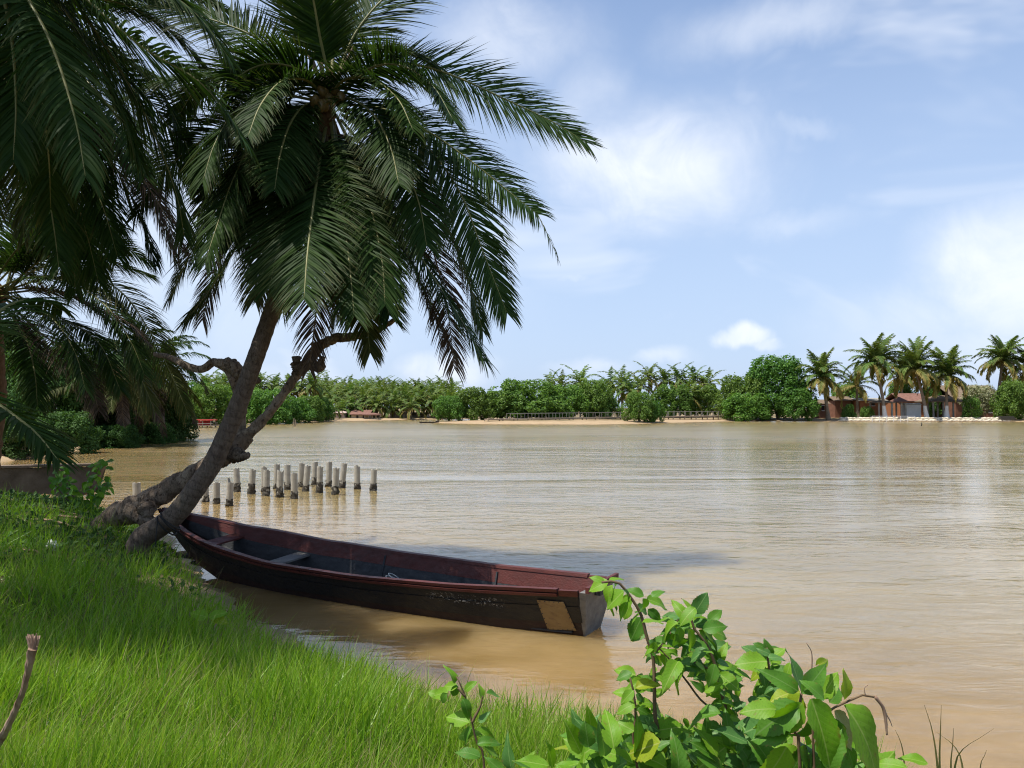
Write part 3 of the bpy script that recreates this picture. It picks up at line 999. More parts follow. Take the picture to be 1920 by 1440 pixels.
limb('branch', [P(448, 838, 14.3), P(450, 800, 14.4), P(452, 760, 14.4), P(444, 725, 14.4), P(428, 695, 14.4), P(402, 679, 14.4), P(378, 692, 14.4), P(345, 684, 14.5), P(318, 670, 14.6), P(290, 664, 14.7)],
     [0.12, 0.10, 0.10, 0.095, 0.085, 0.075, 0.065, 0.056, 0.045], 12, 60, 0.10)
limb('branch', [P(404, 680, 14.35), P(432, 684, 14.3), P(452, 700, 14.3), P(470, 712, 14.3), P(487, 714, 14.25)], [0.07, 0.12, 0.14, 0.10, 0.05], 10, 24, 0.16)
limb('broken_stub', [P(440, 850, 14.1), P(455, 855, 14.0), P(466, 853, 13.95)], [0.16, 0.10, 0.05], 9, 12, 0.2)
limb('knot', [P(272, 942, 14.5), P(276, 955, 14.4), P(278, 970, 14.35)], [0.10, 0.18, 0.08], 10, 12, 0.15)

# ---- palms that hang in from the left
rl = np.random.RandomState(33)


def side_palm(name, label, crown, foot, radii, fronds, rnd=(), mats=('frond_green', 'frond_olive', 'frond_dead'), n=165, width=0.029, tmat='palm_bark', group=None):
    b0 = Vector(foot)
    b0.z = ground_z(b0.x, b0.y) - 0.1
    r = thing(name, label, 'palm tree', b0, group)
    o = tuple(b0)
    mid = (Vector(crown) + b0) / 2 + Vector((0.15, 0.1, 0))
    V, F = trunk_tube([b0, mid, Vector(crown)], radii, 14, 60, 0.05, rl)
    part('trunk', V, F, MATS[tmat], r, o, smooth=True)
    V, F = tube(spline([Vector(crown) - Vector((0, 0, 0.5)), crown, Vector(crown) + Vector((0, 0, 0.5))], 9), [radii[-1] * 1.1, radii[-1] * 1.7, 0.08], 10, rough=0.12, rng=rl)
    part('crown_heart', V, F, MATS['fibre'], r, o)
    for pts, Y0, dY, m, L, dr in fronds:
        dd = m == 'frond_dead'
        add_frond(r, o, px_path(pts, Y0, dY), rl, m, n, L, width if not dd else width * 0.7, 'rachis_dead' if dd else 'rachis', 0.036, droop=dr * 0.32, e0=0.12, roll=rl.uniform(-0.5, 0.5), skip=0.15 if dd else 0.0)
    for az, el, L, dr, m, ll in rnd:
        dd = m == 'frond_dead'
        add_frond(r, o, arch(crown, az, el, L, dr), rl, m, n, ll, width if not dd else width * 0.7, 'rachis_dead' if dd else 'rachis', 0.036, droop=0.45, e0=0.12, roll=rl.uniform(-0.5, 0.5), skip=0.15 if dd else 0.0)
    return r


c1 = P(-60, -190, 8.0)
side_palm('coconut_palm', 'nearest coconut palm whose yellowing fronds hang in at the top left corner', c1, (c1.x - 1.2, 7.4, 0), [0.24, 0.2, 0.17, 0.14],
          [([(-55, -185), (30, -40), (95, 80), (140, 220), (160, 330)], 8.0, -1.0, 'frond_green', 0.8, 0.9),
           ([(-50, -190), (70, -90), (170, 5), (270, 90), (380, 158), (462, 270)], 8.0, -0.6, 'frond_green', 0.85, 0.9),
           ([(-50, -195), (100, -140), (240, -60), (360, 20), (430, 110)], 8.0, 0.8, 'frond_green', 0.85, 0.8),
           ([(-58, -180), (-10, -60), (20, 60), (30, 190), (25, 300)], 8.0, -0.5, 'frond_green', 0.85, 0.8),
           ([(-50, -185), (60, -60), (150, 60), (220, 190), (262, 300)], 8.0, 1.2, 'frond_green', 0.9, 0.9),
           ([(-50, -190), (90, -60), (200, 90), (280, 230), (330, 360), (345, 440)], 8.0, 2.0, 'frond_green', 0.9, 0.9),
           ([(-55, -185), (20, -20), (70, 130), (90, 280), (95, 390)], 8.0, 1.5, 'frond_green', 0.9, 0.9)],
          [(2.2, 0.5, 4.5, 1.8, 'frond_green', 0.9), (3.4, 0.4, 4.5, 1.8, 'frond_green', 0.9), (4.4, 0.6, 4.2, 1.8, 'frond_green', 0.9), (1.5, 0.9, 4.2, 1.4, 'frond_green', 0.9),
           (2.6, 0.1, 4.6, 1.2, 'frond_green', 0.9), (3.0, 0.7, 4.6, 1.5, 'frond_green', 0.9), (1.9, 0.0, 4.6, 1.2, 'frond_green', 0.9), (2.3, 1.0, 4.4, 1.5, 'frond_green', 0.9)]  # back-left fronds added out of view to shade the bank
          + [(2.0 + 0.32 * k, 0.55 + 0.25 * (k % 3), 4.8, 1.1, 'frond_green', 1.0) for k in range(9)])  # unseen upper fronds added to keep sun off the hanging ones
c2 = P(-20, 110, 12.5)
side_palm('coconut_palm', 'dark coconut palm behind the top left fronds, its thick hanging fronds nearly black', c2, (c2.x - 1.6, 12.8, 0), [0.26, 0.21, 0.18, 0.15],
          [([(-15, 110), (90, 120), (180, 215), (250, 310), (305, 395), (338, 470)], 12.5, -1.0, 'frond_dead', 0.95, 1.0),
           ([(-15, 110), (80, 60), (190, 80), (290, 160), (345, 260), (370, 350)], 12.5, 0.5, 'frond_green', 1.0, 0.9),
           ([(-15, 115), (70, 170), (140, 270), (190, 380), (220, 480)], 12.5, -0.6, 'frond_green', 1.0, 0.9),
           ([(-15, 115), (40, 200), (80, 310), (100, 420), (110, 500)], 12.5, -1.2, 'frond_green', 1.0, 0.9),
           ([(-15, 105), (80, 20), (200, 0), (310, 50), (390, 130)], 12.5, 1.0, 'frond_green', 0.95, 0.8),
           ([(-15, 115), (100, 180), (200, 290), (260, 400), (290, 490)], 12.5, 1.0, 'frond_green', 1.0, 0.9),
           ([(-15, 120), (20, 230), (40, 340), (45, 440)], 12.5, 0.5, 'frond_olive', 1.0, 0.9),
           ([(-15, 110), (60, 90), (150, 140), (225, 230), (270, 330)], 12.5, -1.6, 'frond_green', 1.0, 0.9),
           ([(-15, 115), (60, 200), (120, 310), (160, 430), (185, 530)], 12.5, 0.8, 'frond_green', 1.0, 0.9),
           ([(-15, 115), (120, 170), (230, 280), (300, 390), (330, 490)], 12.5, 1.8, 'frond_green', 1.0, 0.9),
           ([(-15, 110), (110, 90), (240, 150), (330, 260), (385, 380)], 12.5, 1.4, 'frond_green', 1.0, 0.9)],
          [(1.0, 0.6, 4.5, 1.8, 'frond_green', 0.95), (0.4, 0.9, 4.5, 1.6, 'frond_green', 0.95), (2.2, 0.6, 4.5, 1.8, 'frond_green', 0.95), (1.6, 0.2, 4.5, 1.6, 'frond_green', 0.95)]
          + [(k * 2.399, 1.0 - 1.5 * k / 20, 4.8, 1.6, 'frond_green', 1.0) for k in range(20) if math.cos(k * 2.399) < 0.3])  # extra fronds, mostly out of view, added to deepen shade on the bank
c3 = P(-32, 545, 17.0)
side_palm('coconut_palm', 'squat coconut palm at the left edge with a shaggy brown trunk', c3, (c3.x - 0.2, 17.2, 0), [0.36, 0.35, 0.34, 0.30],
          [([(10, 545), (90, 480), (170, 475), (235, 500), (287, 518)], 17.0, 0.6, 'frond_green', 0.85, 0.8),
           ([(10, 548), (80, 500), (160, 510), (230, 550), (280, 620), (320, 700), (350, 770)], 17.0, -0.5, 'frond_olive', 0.9, 0.9),
           ([(10, 550), (90, 545), (170, 570), (240, 605), (275, 640)], 17.0, -1.0, 'frond_dead', 0.85, 0.7),
           ([(10, 555), (80, 590), (140, 610), (190, 650), (225, 730)], 17.0, -1.0, 'frond_green', 0.95, 0.9),
           ([(10, 560), (70, 620), (120, 655), (165, 700), (185, 770)], 17.0, -1.4, 'frond_dead', 0.9, 1.0),
           ([(10, 545), (60, 450), (130, 420), (210, 430)], 17.0, 0.8, 'frond_green', 0.9, 0.6),
           ([(10, 545), (40, 440), (70, 370), (120, 330)], 17.0, 0.8, 'frond_green', 0.9, 0.5),
           ([(10, 545), (100, 520), (180, 540), (240, 590), (265, 650)], 17.0, 1.2, 'frond_green', 0.9, 0.9),
           ([(-20, 545), (60, 470), (140, 445), (220, 455), (285, 495)], 17.0, 1.0, 'frond_green', 0.95, 0.8),
           ([(-20, 550), (50, 520), (130, 530), (200, 575), (245, 640), (270, 700)], 17.0, -1.2, 'frond_green', 0.95, 0.8),
           ([(-20, 555), (40, 560), (100, 600), (140, 660), (160, 730)], 17.0, -1.8, 'frond_green', 0.95, 0.8),
           ([(-20, 555), (20, 590), (50, 640), (65, 700), (70, 760)], 17.0, -1.8, 'frond_green', 0.95, 0.8),
           ([(-20, 545), (30, 470), (90, 430), (160, 415), (230, 425)], 17.0, -0.6, 'frond_green', 0.95, 0.7),
           ([(-20, 550), (70, 540), (150, 560), (220, 620), (260, 700), (290, 770)], 17.0, 0.5, 'frond_olive', 0.95, 0.8)],
          [(2.4, 0.8, 4.0, 1.8, 'frond_green', 0.9), (3.3, 0.6, 4.0, 1.8, 'frond_green', 0.9), (4.4, 0.3, 3.6, 1.8, 'frond_olive', 0.9),
           (5.2, 0.7, 3.4, 1.8, 'frond_green', 0.9), (1.4, 0.9, 4.0, 1.5, 'frond_green', 0.9), (4.9, -0.5, 2.8, 0.8, 'frond_dead', 0.7)], tmat='fibre')
c4 = P(-95, 700, 7.2)
side_palm('young_palm', 'young palm at the left edge with one sunlit frond reaching over the grass', c4, (c4.x - 0.1, 7.2, 0), [0.16, 0.14, 0.12],
          [([(-90, 700), (-40, 735), (20, 775), (70, 815), (108, 862)], 7.2, -0.4, 'frond_green', 0.62, 0.35)],
          [(2.5, 0.7, 2.2, 1.5, 'frond_green', 0.6), (3.4, 0.6, 2.2, 1.5, 'frond_green', 0.6), (1.6, 0.9, 2.2, 1.5, 'frond_green', 0.6), (4.6, 0.8, 2.0, 1.5, 'frond_green', 0.6)], n=60, width=0.035)
for nm, px, cy, Y, seed, lab in (('coconut_palm', 222, 700, 58.0, 1, 'left of the two short palms growing among the dark shore bushes'),
                                 ('coconut_palm', 290, 690, 66.0, 2, 'right of the two short palms growing among the dark shore bushes')):
    c = P(px, cy, Y)
    rr = np.random.RandomState(seed)
    fr = []
    for k in range(34):
        az = k * 2.4 + rr.uniform(-0.2, 0.2)
        el = 1.25 - 2.3 * k / 34
        fr.append((az, el, rr.uniform(5.0, 6.4), 1.9 if el > 0 else 0.8, 'frond_dead' if k > 28 else ('frond_olive' if k > 15 else 'frond_green'), 1.1))
    side_palm(nm, lab, c, (c.x + 0.3, Y + 0.2, 0), [0.6, 0.5, 0.42, 0.36], [], fr, n=54, width=0.10)

# ------------------------------------------------------------------ the boat
ro = np.random.RandomState(3)
BS, BB = np.array([1.08, 10.1]), np.array([-6.9, 14.75])
BD = (BB - BS) / np.linalg.norm(BB - BS)
BP = np.array([-BD[1], BD[0]])
BP = BP if BP[1] < 0 else -BP            # towards the viewer
BL = float(np.linalg.norm(BB - BS))


def b_half(u):
    return np.interp(u, [0, 0.15, 0.35, 0.55, 0.72, 0.86, 0.95, 1.0], [0.47, 0.62, 0.77, 0.80, 0.68, 0.44, 0.19, 0.045])


def b_top(u):
    return np.interp(u, [0, 0.2, 0.4, 0.6, 0.8, 0.92, 1.0], [0.62, 0.53, 0.50, 0.53, 0.68, 0.87, 1.02])


def b_bot(u):
    return np.interp(u, [0, 0.1, 0.6, 0.74, 0.82, 0.9, 1.0], [-0.02, -0.07, -0.07, 0.0, 0.18, 0.48, 0.93])


def bpt(u, lat, z):
    """u from stern to bow, lat sideways (+ towards the viewer), z height"""
    p = BS + BD * u * BL + BP * lat
    return np.array([p[0], p[1], z - 0.10 * np.clip(u, 0, 0.85) * lat])


def chine(u):
    return np.interp(u, [0, 0.12, 1], [0.52, 0.74, 0.74])


def bside(u, f, side, off=0.0):
    """a point on the side, f = 0 at the chine, 1 at the gunwale"""
    w = b_half(u) * (chine(u) + (1 - chine(u)) * f) + off
    return bpt(u, side * max(w, 0.01), b_bot(u) + (b_top(u) - b_bot(u)) * f)


boat_o = tuple(bpt(0.5, 0, -0.05))
boat = thing('fishing_boat', 'long narrow black wooden fishing boat with red gunwales moored at the grassy bank', 'boat', boat_o)


def strake(name, side, f0, f1, off0, off1, mat, u0=0.0, u1=1.0, n=34):
    us = np.linspace(u0, u1, n)
    V, F = [], []
    for u in us:
        V += [bside(u, f0, side, off0), bside(u, f1, side, off0), bside(u, f1, side, off1), bside(u, f0, side, off1)]
    for i in range(n - 1):
        a = i * 4
        for k in range(4):
            q = [a + k, a + (k + 1) % 4, a + 4 + (k + 1) % 4, a + 4 + k]
            F.append(q if side > 0 else q[::-1])
    F += [[0, 1, 2, 3], [4 * n - 1, 4 * n - 2, 4 * n - 3, 4 * n - 4]]
    return part(name, V, F, MATS[mat], boat, boat_o)


for sd in (1, -1):
    strake('hull_plank', sd, 0.0, 0.34, 0.0, -0.03, 'boat_red_worn')
    strake('hull_plank', sd, 0.335, 0.68, 0.014, -0.03, 'boat_tar')
    strake('hull_plank', sd, 0.685, 0.99, 0.004, -0.03, 'boat_tar')
    strake('inner_plank', sd, 0.64, 0.985, -0.033, -0.05, 'boat_red', 0.012, 0.985)
    strake('inner_plank', sd, 0.10, 0.635, -0.033, -0.048, 'boat_inside', 0.012, 0.93)
    strake('gunwale_rail', sd, 0.985, 1.055, 0.028, -0.062, 'boat_red', 0.03)
    strake('rubbing_rail', sd, 0.895, 0.955, 0.042, 0.006, 'boat_red', 0.03)
    strake('stern_cheek', sd, 0.90, 1.03, 0.012, -0.045, 'boat_red', 0.0, 0.028, 4)
for k in range(6):
    f0, f1 = -0.72 + k * 0.24, -0.72 + k * 0.24 + 0.232
    us = np.linspace(0.015, 0.86, 30)
    V, F = [], []
    for u in us:
        z = max(b_bot(u) + 0.075, 0.03)
        w = b_half(u)
        V += [bpt(u, w * f0, z), bpt(u, w * f1, z), bpt(u, w * f1, z + 0.02), bpt(u, w * f0, z + 0.02)]
    for i in range(len(us) - 1):
        for q in range(4):
            F.append([i * 4 + q, i * 4 + 4 + q, i * 4 + 4 + (q + 1) % 4, i * 4 + (q + 1) % 4])
    part('floor_plank', V, F, MATS['boat_inside'], boat, boat_o)
us = np.linspace(0, 0.99, 34)
V, F = [], []
for u in us:
    w = b_half(u) * chine(u)
    V += [bpt(u, w, b_bot(u)), bpt(u, -w, b_bot(u))]
F = [[2 * i, 2 * i + 2, 2 * i + 3, 2 * i + 1] for i in range(len(us) - 1)]
part('bottom', V, F, MATS['boat_tar'], boat, boat_o)


def board(name, u0, u1, f, zoff, th, mat, inset=0.05):
    V = []
    for z in (zoff, zoff + th):
        for u in (u0, u1):
            for sd in (1, -1):
                p = bside(u, f, sd, -inset)
                V.append(p + np.array([0, 0, z]))
    return part(name, V, [[0, 1, 3, 2], [4, 6, 7, 5], [0, 4, 5, 1], [2, 3, 7, 6], [0, 2, 6, 4], [1, 5, 7, 3]], MATS[mat], boat, boat_o)


board('seat', 0.63, 0.66, 0.56, 0, 0.03, 'boat_grey')
board('seat', 0.80, 0.825, 0.66, 0, 0.03, 'boat_red')
board('bow_deck', 0.93, 0.985, 0.97, 0, 0.03, 'boat_red', 0.0)
for u in (0.2, 0.45):
    for sd in (1, -1):
        pts = [bside(u, f, sd, -0.06) for f in (0.12, 0.5, 0.9)]
        V, F = tube(spline(pts, 6), [0.022, 0.02], 4)
        part('rib', V, F, MATS['boat_inside' if u < 0.5 else 'boat_red'], boat, boat_o)
# transom: the raked stern board
V = []
for uo in (-0.004, -0.034):
    for f, w, rk in ((0.0, 0.52, 0.012), (0.42, 0.72, 0.006), (1.0, 1.0, 0.0)):
        for sd in (1, -1):
            q = bpt(uo * 0.3 + rk - 0.002, sd * b_half(0) * w * 1.01, b_bot(0) + (b_top(0) - b_bot(0)) * f)
            V.append(q)
F = [[0, 1, 3, 2], [2, 3, 5, 4], [6, 8, 9, 7], [8, 10, 11, 9], [4, 5, 11, 10], [0, 6, 7, 1], [0, 2, 8, 6], [2, 4, 10, 8], [1, 7, 9, 3], [3, 9, 11, 5]]
part('transom', V, F, MATS['boat_grey'], boat, boat_o)
V, F = join([bar(bpt(-0.016, 0.50, 0.665), bpt(-0.016, -0.50, 0.665), 0.05, 0.075)])
part('stern_rail', V, F, MATS['boat_red'], boat, boat_o)
V, F = bar(bpt(-0.015, 0.16, 0.63), bpt(-0.015, 0.02, 0.63), 0.09, 0.20)
part('motor_pad', V, F, MATS['boat_inside'], boat, boat_o)
# tan repair plate on the side by the stern
V = []
for off in (0.012, 0.018):
    for u, f in ((0.052, 0.16), (0.010, 0.16), (0.022, 0.78), (0.062, 0.80)):
        V.append(bside(u, f, 1, off + 0.006))
pl = part('repair_plate', V, [[0, 3, 2, 1], [4, 5, 6, 7], [0, 1, 5, 4], [1, 2, 6, 5], [2, 3, 7, 6], [3, 0, 4, 7]], MATS['boat_plate'], boat, boat_o)
for k in range(22):
    e = k / 22 * 4
    c = [np.array((0.052, 0.16)), np.array((0.010, 0.16)), np.array((0.022, 0.78)), np.array((0.062, 0.80))]
    a, b = c[int(e)], c[(int(e) + 1) % 4]
    q = (a + (b - a) * (e - int(e))) * 0.95 + np.array((0.0365, 0.475)) * 0.05
    V, F = box(bside(q[0], q[1], 1, 0.021), (0.012, 0.012, 0.012))
    part('nail', V, F, MATS['boat_inside'], pl, boat_o)
# stem post at the bow
V, F = bar(bpt(0.815, 0, b_bot(0.82) - 0.02), bpt(0.995, 0, 0.99), 0.07, 0.05)
part('stem_post', V, F, MATS['boat_tar'], boat, boat_o)
# coil of grey cable lying in the boat
cc = bpt(0.34, 0.28, 0.12)
th = np.linspace(0, 6 * math.pi, 70)
pth = np.stack([cc[0] + (0.13 + 0.03 * np.sin(th * 0.7)) * np.cos(th), cc[1] + 0.12 * np.sin(th), cc[2] + 0.05 + 0.22 * np.abs(np.sin(th * 0.5)) + 0.006 * th], 1)
V, F = tube(pth, [0.009, 0.009], 5)
o = part('cable_coil', V, F, MATS['rope_grey'], None)
tag(o, 'small loose coil of grey cable lying inside the boat', 'cable')
# mooring rope from the palm trunk to the bow
pr = [P(300, 968, 12.65), P(322, 985, 12.62), P(338, 992, 12.8), Vector(bpt(0.90, 0.30, 0.82))]
V, F = tube(spline(pr, 16), [0.014, 0.014], 5)
rope = part('mooring_rope', V, F, MATS['rope_dark'], None)
tag(rope, 'black mooring rope tied round the palm trunk by the bow', 'rope')
th = np.linspace(0, 2 * math.pi, 24)
ax = norm(np.array(P(330, 966, 13.0)) - np.array(P(288, 1006, 13.1)))
s1 = norm(np.cross(ax, (0, 1, 0)))
s2 = np.cross(ax, s1)
c0 = np.array(P(312, 985, 13.03))
for sh in (0.0, 0.10):
    V, F = tube(c0 + ax * (sh + 0.06 * np.sin(th))[:, None] + 0.215 * (np.cos(th)[:, None] * s1 + np.sin(th)[:, None] * s2), [0.013, 0.013], 5, caps=False)
    part('loop', V, F, MATS['rope_dark'], rope)
V, F = tube(spline([P(296, 974, 12.66), P(293, 1000, 12.62), P(291, 1026, 12.6)], 10), [0.011, 0.009], 5)
part('loose_end', V, F, MATS['rope_dark'], rope)

# ------------------------------------------------------------------ concrete pilings
PIL = [(257, 904, 944), (385, 908, 941), (406, 903, 944), (430, 902, 949), (445, 877, 922), (471, 879, 926), (496, 874, 921), (499, 880, 929), (519, 869, 916), (524, 883, 932),
       (539, 870, 918), (552, 886, 935), (564, 867, 913), (573, 872, 921), (590, 867, 909), (599, 874, 924), (616, 865, 912), (628, 876, 927), (641, 867, 915), (670, 873, 917), (700, 879, 920)]
ORD = ['first', 'second', 'third', 'fourth', 'fifth', 'sixth', 'seventh', 'eighth', 'ninth', 'tenth', 'eleventh', 'twelfth', 'thirteenth', 'fourteenth', 'fifteenth', 'sixteenth', 'seventeenth', 'eighteenth', 'nineteenth', 'twentieth']
rq = np.random.RandomState(11)
SPECIAL = {257: 'single pale piling standing apart behind the slanting dead trunk', 385: 'piling half hidden behind the leaning palm trunk',
           430: 'piling with a tall broken spike on its left edge', 524: 'piling with a shattered reddish top in the front row', 590: 'piling with a pointed broken top in the back row',
           670: 'lone piling second from the right end, with a jagged top', 700: 'rightmost piling of the cluster in the river'}
cnt = 0
for px, ty, by in PIL:
    p = G(px, by, 0.0)
    top = CAM_Z + (764 - ty) / FPX * p.y
    r = 0.118 if p.y < 40 else 0.12
    wpx = {257: 14}.get(px, 12.2 if by > 925 else 11.2)
    r = wpx / 2 / FPX * p.y
    lab = SPECIAL.get(px) or 'concrete piling, %s from the left in the cluster standing in the river' % ORD[cnt - 1]
    cnt += 1
    t = thing('concrete_piling', lab, 'piling', p, 'concrete pilings standing in the river')
    n, V, F = 14, [], []
    zs = [-0.4, 0.0, top * 0.5, top - 0.06, top]
    jag = np.abs(rq.normal(0, 0.02, n))
    if px in (430,):
        jag = np.where((np.arange(n) > 4) & (np.arange(n) < 10), -0.10, 0.03)
    if px in (590,):
        jag = -0.09 * np.abs(np.cos(np.arange(n) / n * math.pi)) + 0.05
    if px in (670, 524, 700):
        jag = rq.uniform(-0.05, 0.05, n)
    for k, z in enumerate(zs):
        for j in range(n):
            a = 2 * math.pi * j / n
            V.append((r * math.cos(a), r * math.sin(a), z - (jag[j] if k == 4 else 0)))
    for j in range(n):                                     # recessed hollow top
        a = 2 * math.pi * j / n
        V.append((r * 0.78 * math.cos(a), r * 0.78 * math.sin(a), top - jag[j]))
    for j in range(n):
        a = 2 * math.pi * j / n
        V.append((r * 0.76 * math.cos(a), r * 0.76 * math.sin(a), top - 0.16))
    for k in range(6):
        for j in range(n):
            F.append([k * n + j, k * n + (j + 1) % n, (k + 1) * n + (j + 1) % n, (k + 1) * n + j])
    F.append(list(range(6 * n, 7 * n)))
    sh = link('shaft', make_mesh('shaft', V, F, MATS['concrete_pale'], smooth=False), t)
    tilt = rq.normal(0, 0.03, 2)
    t.rotation_euler = (tilt[0], tilt[1], rq.uniform(0, 6.28))
    if px in (430, 590):
        t.rotation_euler[2] = 0
    hh = top * rq.uniform(0.22, 0.46)
    m = 12
    V, F = tube(np.stack([np.zeros(m), np.zeros(m), np.linspace(-0.4, hh, m)], 1), [r * 1.22, r * 1.3, r * 1.16, r * 1.02], 16, rough=0.10, rng=rq, freq=9)
    V = V + rq.normal(0, r * 0.07, V.shape) * (V[:, 2:3] > -0.35)
    link('oyster_crust', make_mesh('oyster_crust', V, F, MATS['oyster']), t)

# ------------------------------------------------------------------ broadleaf trees and bushes


def leaf_crown(rng, blobs, count, size, up=0.5, aspect=0.62):
    """leaf-sized faces over many lobes -> V, F, attr"""
    B = np.array(blobs, float)                             # x y z r
    pr = B[:, 3] ** 2
    idx = rng.choice(len(B), int(count * 2.2), p=pr / pr.sum())
    d = norm(rng.normal(size=(len(idx), 3)))
    rad = np.where(rng.uniform(size=len(idx)) < 0.07, rng.uniform(1.0, 1.22, len(idx)), rng.uniform(0.62, 1.0, len(idx)) ** 0.6) * (1 + 0.10 * np.sin(d[:, 0] * 9 + idx) * np.sin(d[:, 1] * 8 + idx * 2))
    pos = B[idx, :3] + d * (B[idx, 3] * rad)[:, None]
    # drop what lies deep inside other lobes
    deep = np.zeros(len(idx), bool)
    for k in range(len(B)):
        dd = np.linalg.norm(pos - B[k, :3], axis=1)
        deep |= (dd < B[k, 3] * 0.62)
    ok = ~deep & (pos[:, 2] > 0.05)
    # clumps: keep where a blotchy field says so
    f = np.sin(pos[:, 0] * 2.3 + idx) + np.sin(pos[:, 1] * 2.7 + 1.3) + np.sin(pos[:, 2] * 3.1 + idx * 0.7)
    ok &= (f + rng.normal(0, 0.9, len(idx))) > -1.0
    pos, d = pos[ok][:count], d[ok][:count]
    M = len(pos)
    nrm = norm(d * 0.8 + np.array([0, 0, up]) + rng.normal(0, 0.55, (M, 3)))
    ax = norm(np.cross(nrm, rng.normal(size=(M, 3))))
    ax = norm(ax + np.array([0, 0, -0.25]) + d * 0.3)
    bx = norm(np.cross(nrm, ax))
    L = size * rng.uniform(0.6, 1.3, M)
    W = L * aspect
    V = np.stack([pos, pos + ax * (L * 0.5)[:, None] + bx * (W * 0.5)[:, None], pos + ax * L[:, None] - nrm * (L * 0.15)[:, None], pos + ax * (L * 0.5)[:, None] - bx * (W * 0.5)[:, None]], 1)
    F = np.arange(M * 4).reshape(M, 4)
    A = np.ones((M, 4, 4))
    A[..., 0] = rng.uniform(0, 1, M)[:, None]
    A[..., 1] = 0
    return V.reshape(-1, 3), F, A.reshape(-1, 4)


def lobes(rng, w, h, n, low=0.12, rmin=0.2, rmax=0.34):
    """lobes filling a dome of half-width w and height h"""
    out = [(0, 0, h * 0.42, min(w, h * 0.5) * 0.72)]
    for k in range(n):
        a = k * 2.399 + rng.uniform(-0.4, 0.4)
        q = (k + 0.5) / n
        z = h * (low + (0.92 - low) * q ** 0.9)
        rr = w * math.sqrt(max(0.02, 1 - (max(z / h - 0.22, 0) / 0.80) ** 2)) * rng.uniform(0.55, 0.98)
        r = w * rng.uniform(rmin, rmax)
        out.append((rr * math.cos(a), rr * math.sin(a), min(z, h - r * 0.9), r))
    return out


def crown_proto(seed, w, h, n, count, size, mat, **kw):
    rng = np.random.RandomState(seed)
    V, F, A = leaf_crown(rng, lobes(rng, w, h, n, **kw), count, size)
    return make_mesh('crown', V, F, MATS[mat], attr=A)


def stem_proto(seed, h, r, k=4):
    rng = np.random.RandomState(seed)
    it = []
    for i in range(k):
        a = i * 6.28 / k + rng.uniform(-0.3, 0.3)
        e = np.array([math.cos(a) * h * 0.35, math.sin(a) * h * 0.35, h * rng.uniform(0.6, 0.85)])
        it.append(tube(spline([(0, 0, -0.3), e * np.array([0.25, 0.25, 0.4]), e], 8), [r, r * 0.7, r * 0.25], 6))
    V, F = join(it)
    return make_mesh('trunk', V, F, MATS['far_bark'])


CR_A = [crown_proto(100 + k, 6.0, 9.0, 54, 13000, 0.48, 'far_leaf', rmin=0.13, rmax=0.27) for k in range(3)]
CR_T = [crown_proto(110, 6.0, 13.0, 72, 18000, 0.48, 'far_leaf', rmin=0.15, rmax=0.30)]
CR_B = [crown_proto(120 + k, 3.6, 4.6, 18, 7000, 0.36, 'far_leaf', low=0.1) for k in range(2)]
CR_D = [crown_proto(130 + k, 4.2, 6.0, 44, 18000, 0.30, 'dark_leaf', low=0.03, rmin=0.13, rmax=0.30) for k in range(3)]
CR_P = crown_proto(140, 3.6, 5.4, 20, 7000, 0.30, 'pale_leaf', low=0.3)
CR_R = crown_proto(141, 1.5, 3.2, 14, 5000, 0.20, 'far_leaf', low=0.1, rmin=0.35, rmax=0.5)
ST_A, ST_B = stem_proto(1, 6.5, 0.22), stem_proto(2, 3.0, 0.14)


def tree(name, label, cat, px, by, top, halfpx, Y, crown, w0, h0, stem=None, group=None, rot=None, mat=None):
    """a tree whose crown covers px +- halfpx from by up to top"""
    p = P(px, 764, Y)
    z0 = ground_z(p.x, Y)
    H = CAM_Z + (764 - top) / FPX * Y - z0
    W = halfpx / FPX * Y
    t = thing(name, label, cat, (p.x, Y, z0), group, (0, 0, rs.uniform(0, 6.28) if rot is None else rot), (W / w0, W / w0 * rs.uniform(0.85, 1.1), H / h0))
    link('crown', crown, t)
    link('trunk', stem or ST_A, t)
    return t


GM = 'mangrove trees along the far bank'
A_, T_, B_, D_ = CR_A, CR_T, CR_B, CR_D
for spec in [
    ('low mangrove at the very tip of the point beside open water', 842, 793, 742, 34, 149, A_[0]),
    ('rounded mangrove next to the tip of the point', 885, 793, 727, 42, 152, A_[1]),
    ('broad tall mangrove behind the start of the footbridge', 985, 792, 713, 72, 158, A_[2]),
    ('lower mangrove filling the gap behind the footbridge', 940, 792, 733, 48, 156, A_[0]),
    ('mangrove behind the footbridge right of the tallest one', 1062, 790, 722, 44, 160, A_[1]),
    ('dense mangrove behind the middle of the footbridge', 1112, 790, 713, 40, 162, A_[0]),
    ('low front mangrove hugging the footbridge rail', 1015, 788, 755, 52, 155, A_[2]),
    ('low leafy mangrove just left of the lone front bush', 1128, 788, 742, 36, 159, A_[1]),
    ('mangrove behind the right end of the footbridge', 1262, 785, 722, 44, 178, A_[2]),
    ('grey green mangrove left of the large dome-shaped tree', 1322, 783, 722, 34, 182, A_[0]),
    ('left shoulder of the great dome-shaped mangrove clump', 1392, 788, 703, 46, 168, A_[1]),
    ('low mangrove skirt in front of the great dome-shaped clump', 1400, 790, 738, 48, 164, A_[2]),
    ('low right skirt of the great dome-shaped clump', 1490, 788, 728, 40, 163, A_[0]),
]:
    lab, px, by, top, hp, Y, cr = spec
    if px < 1350:
        Y = max(Y, 141 + 25 * (px - 912) / 440 + 9 + hp * 0.05)
    tree('mangrove_tree', lab, 'tree', px, by, top, hp, Y, cr, 6.0, 9.0, group=GM)
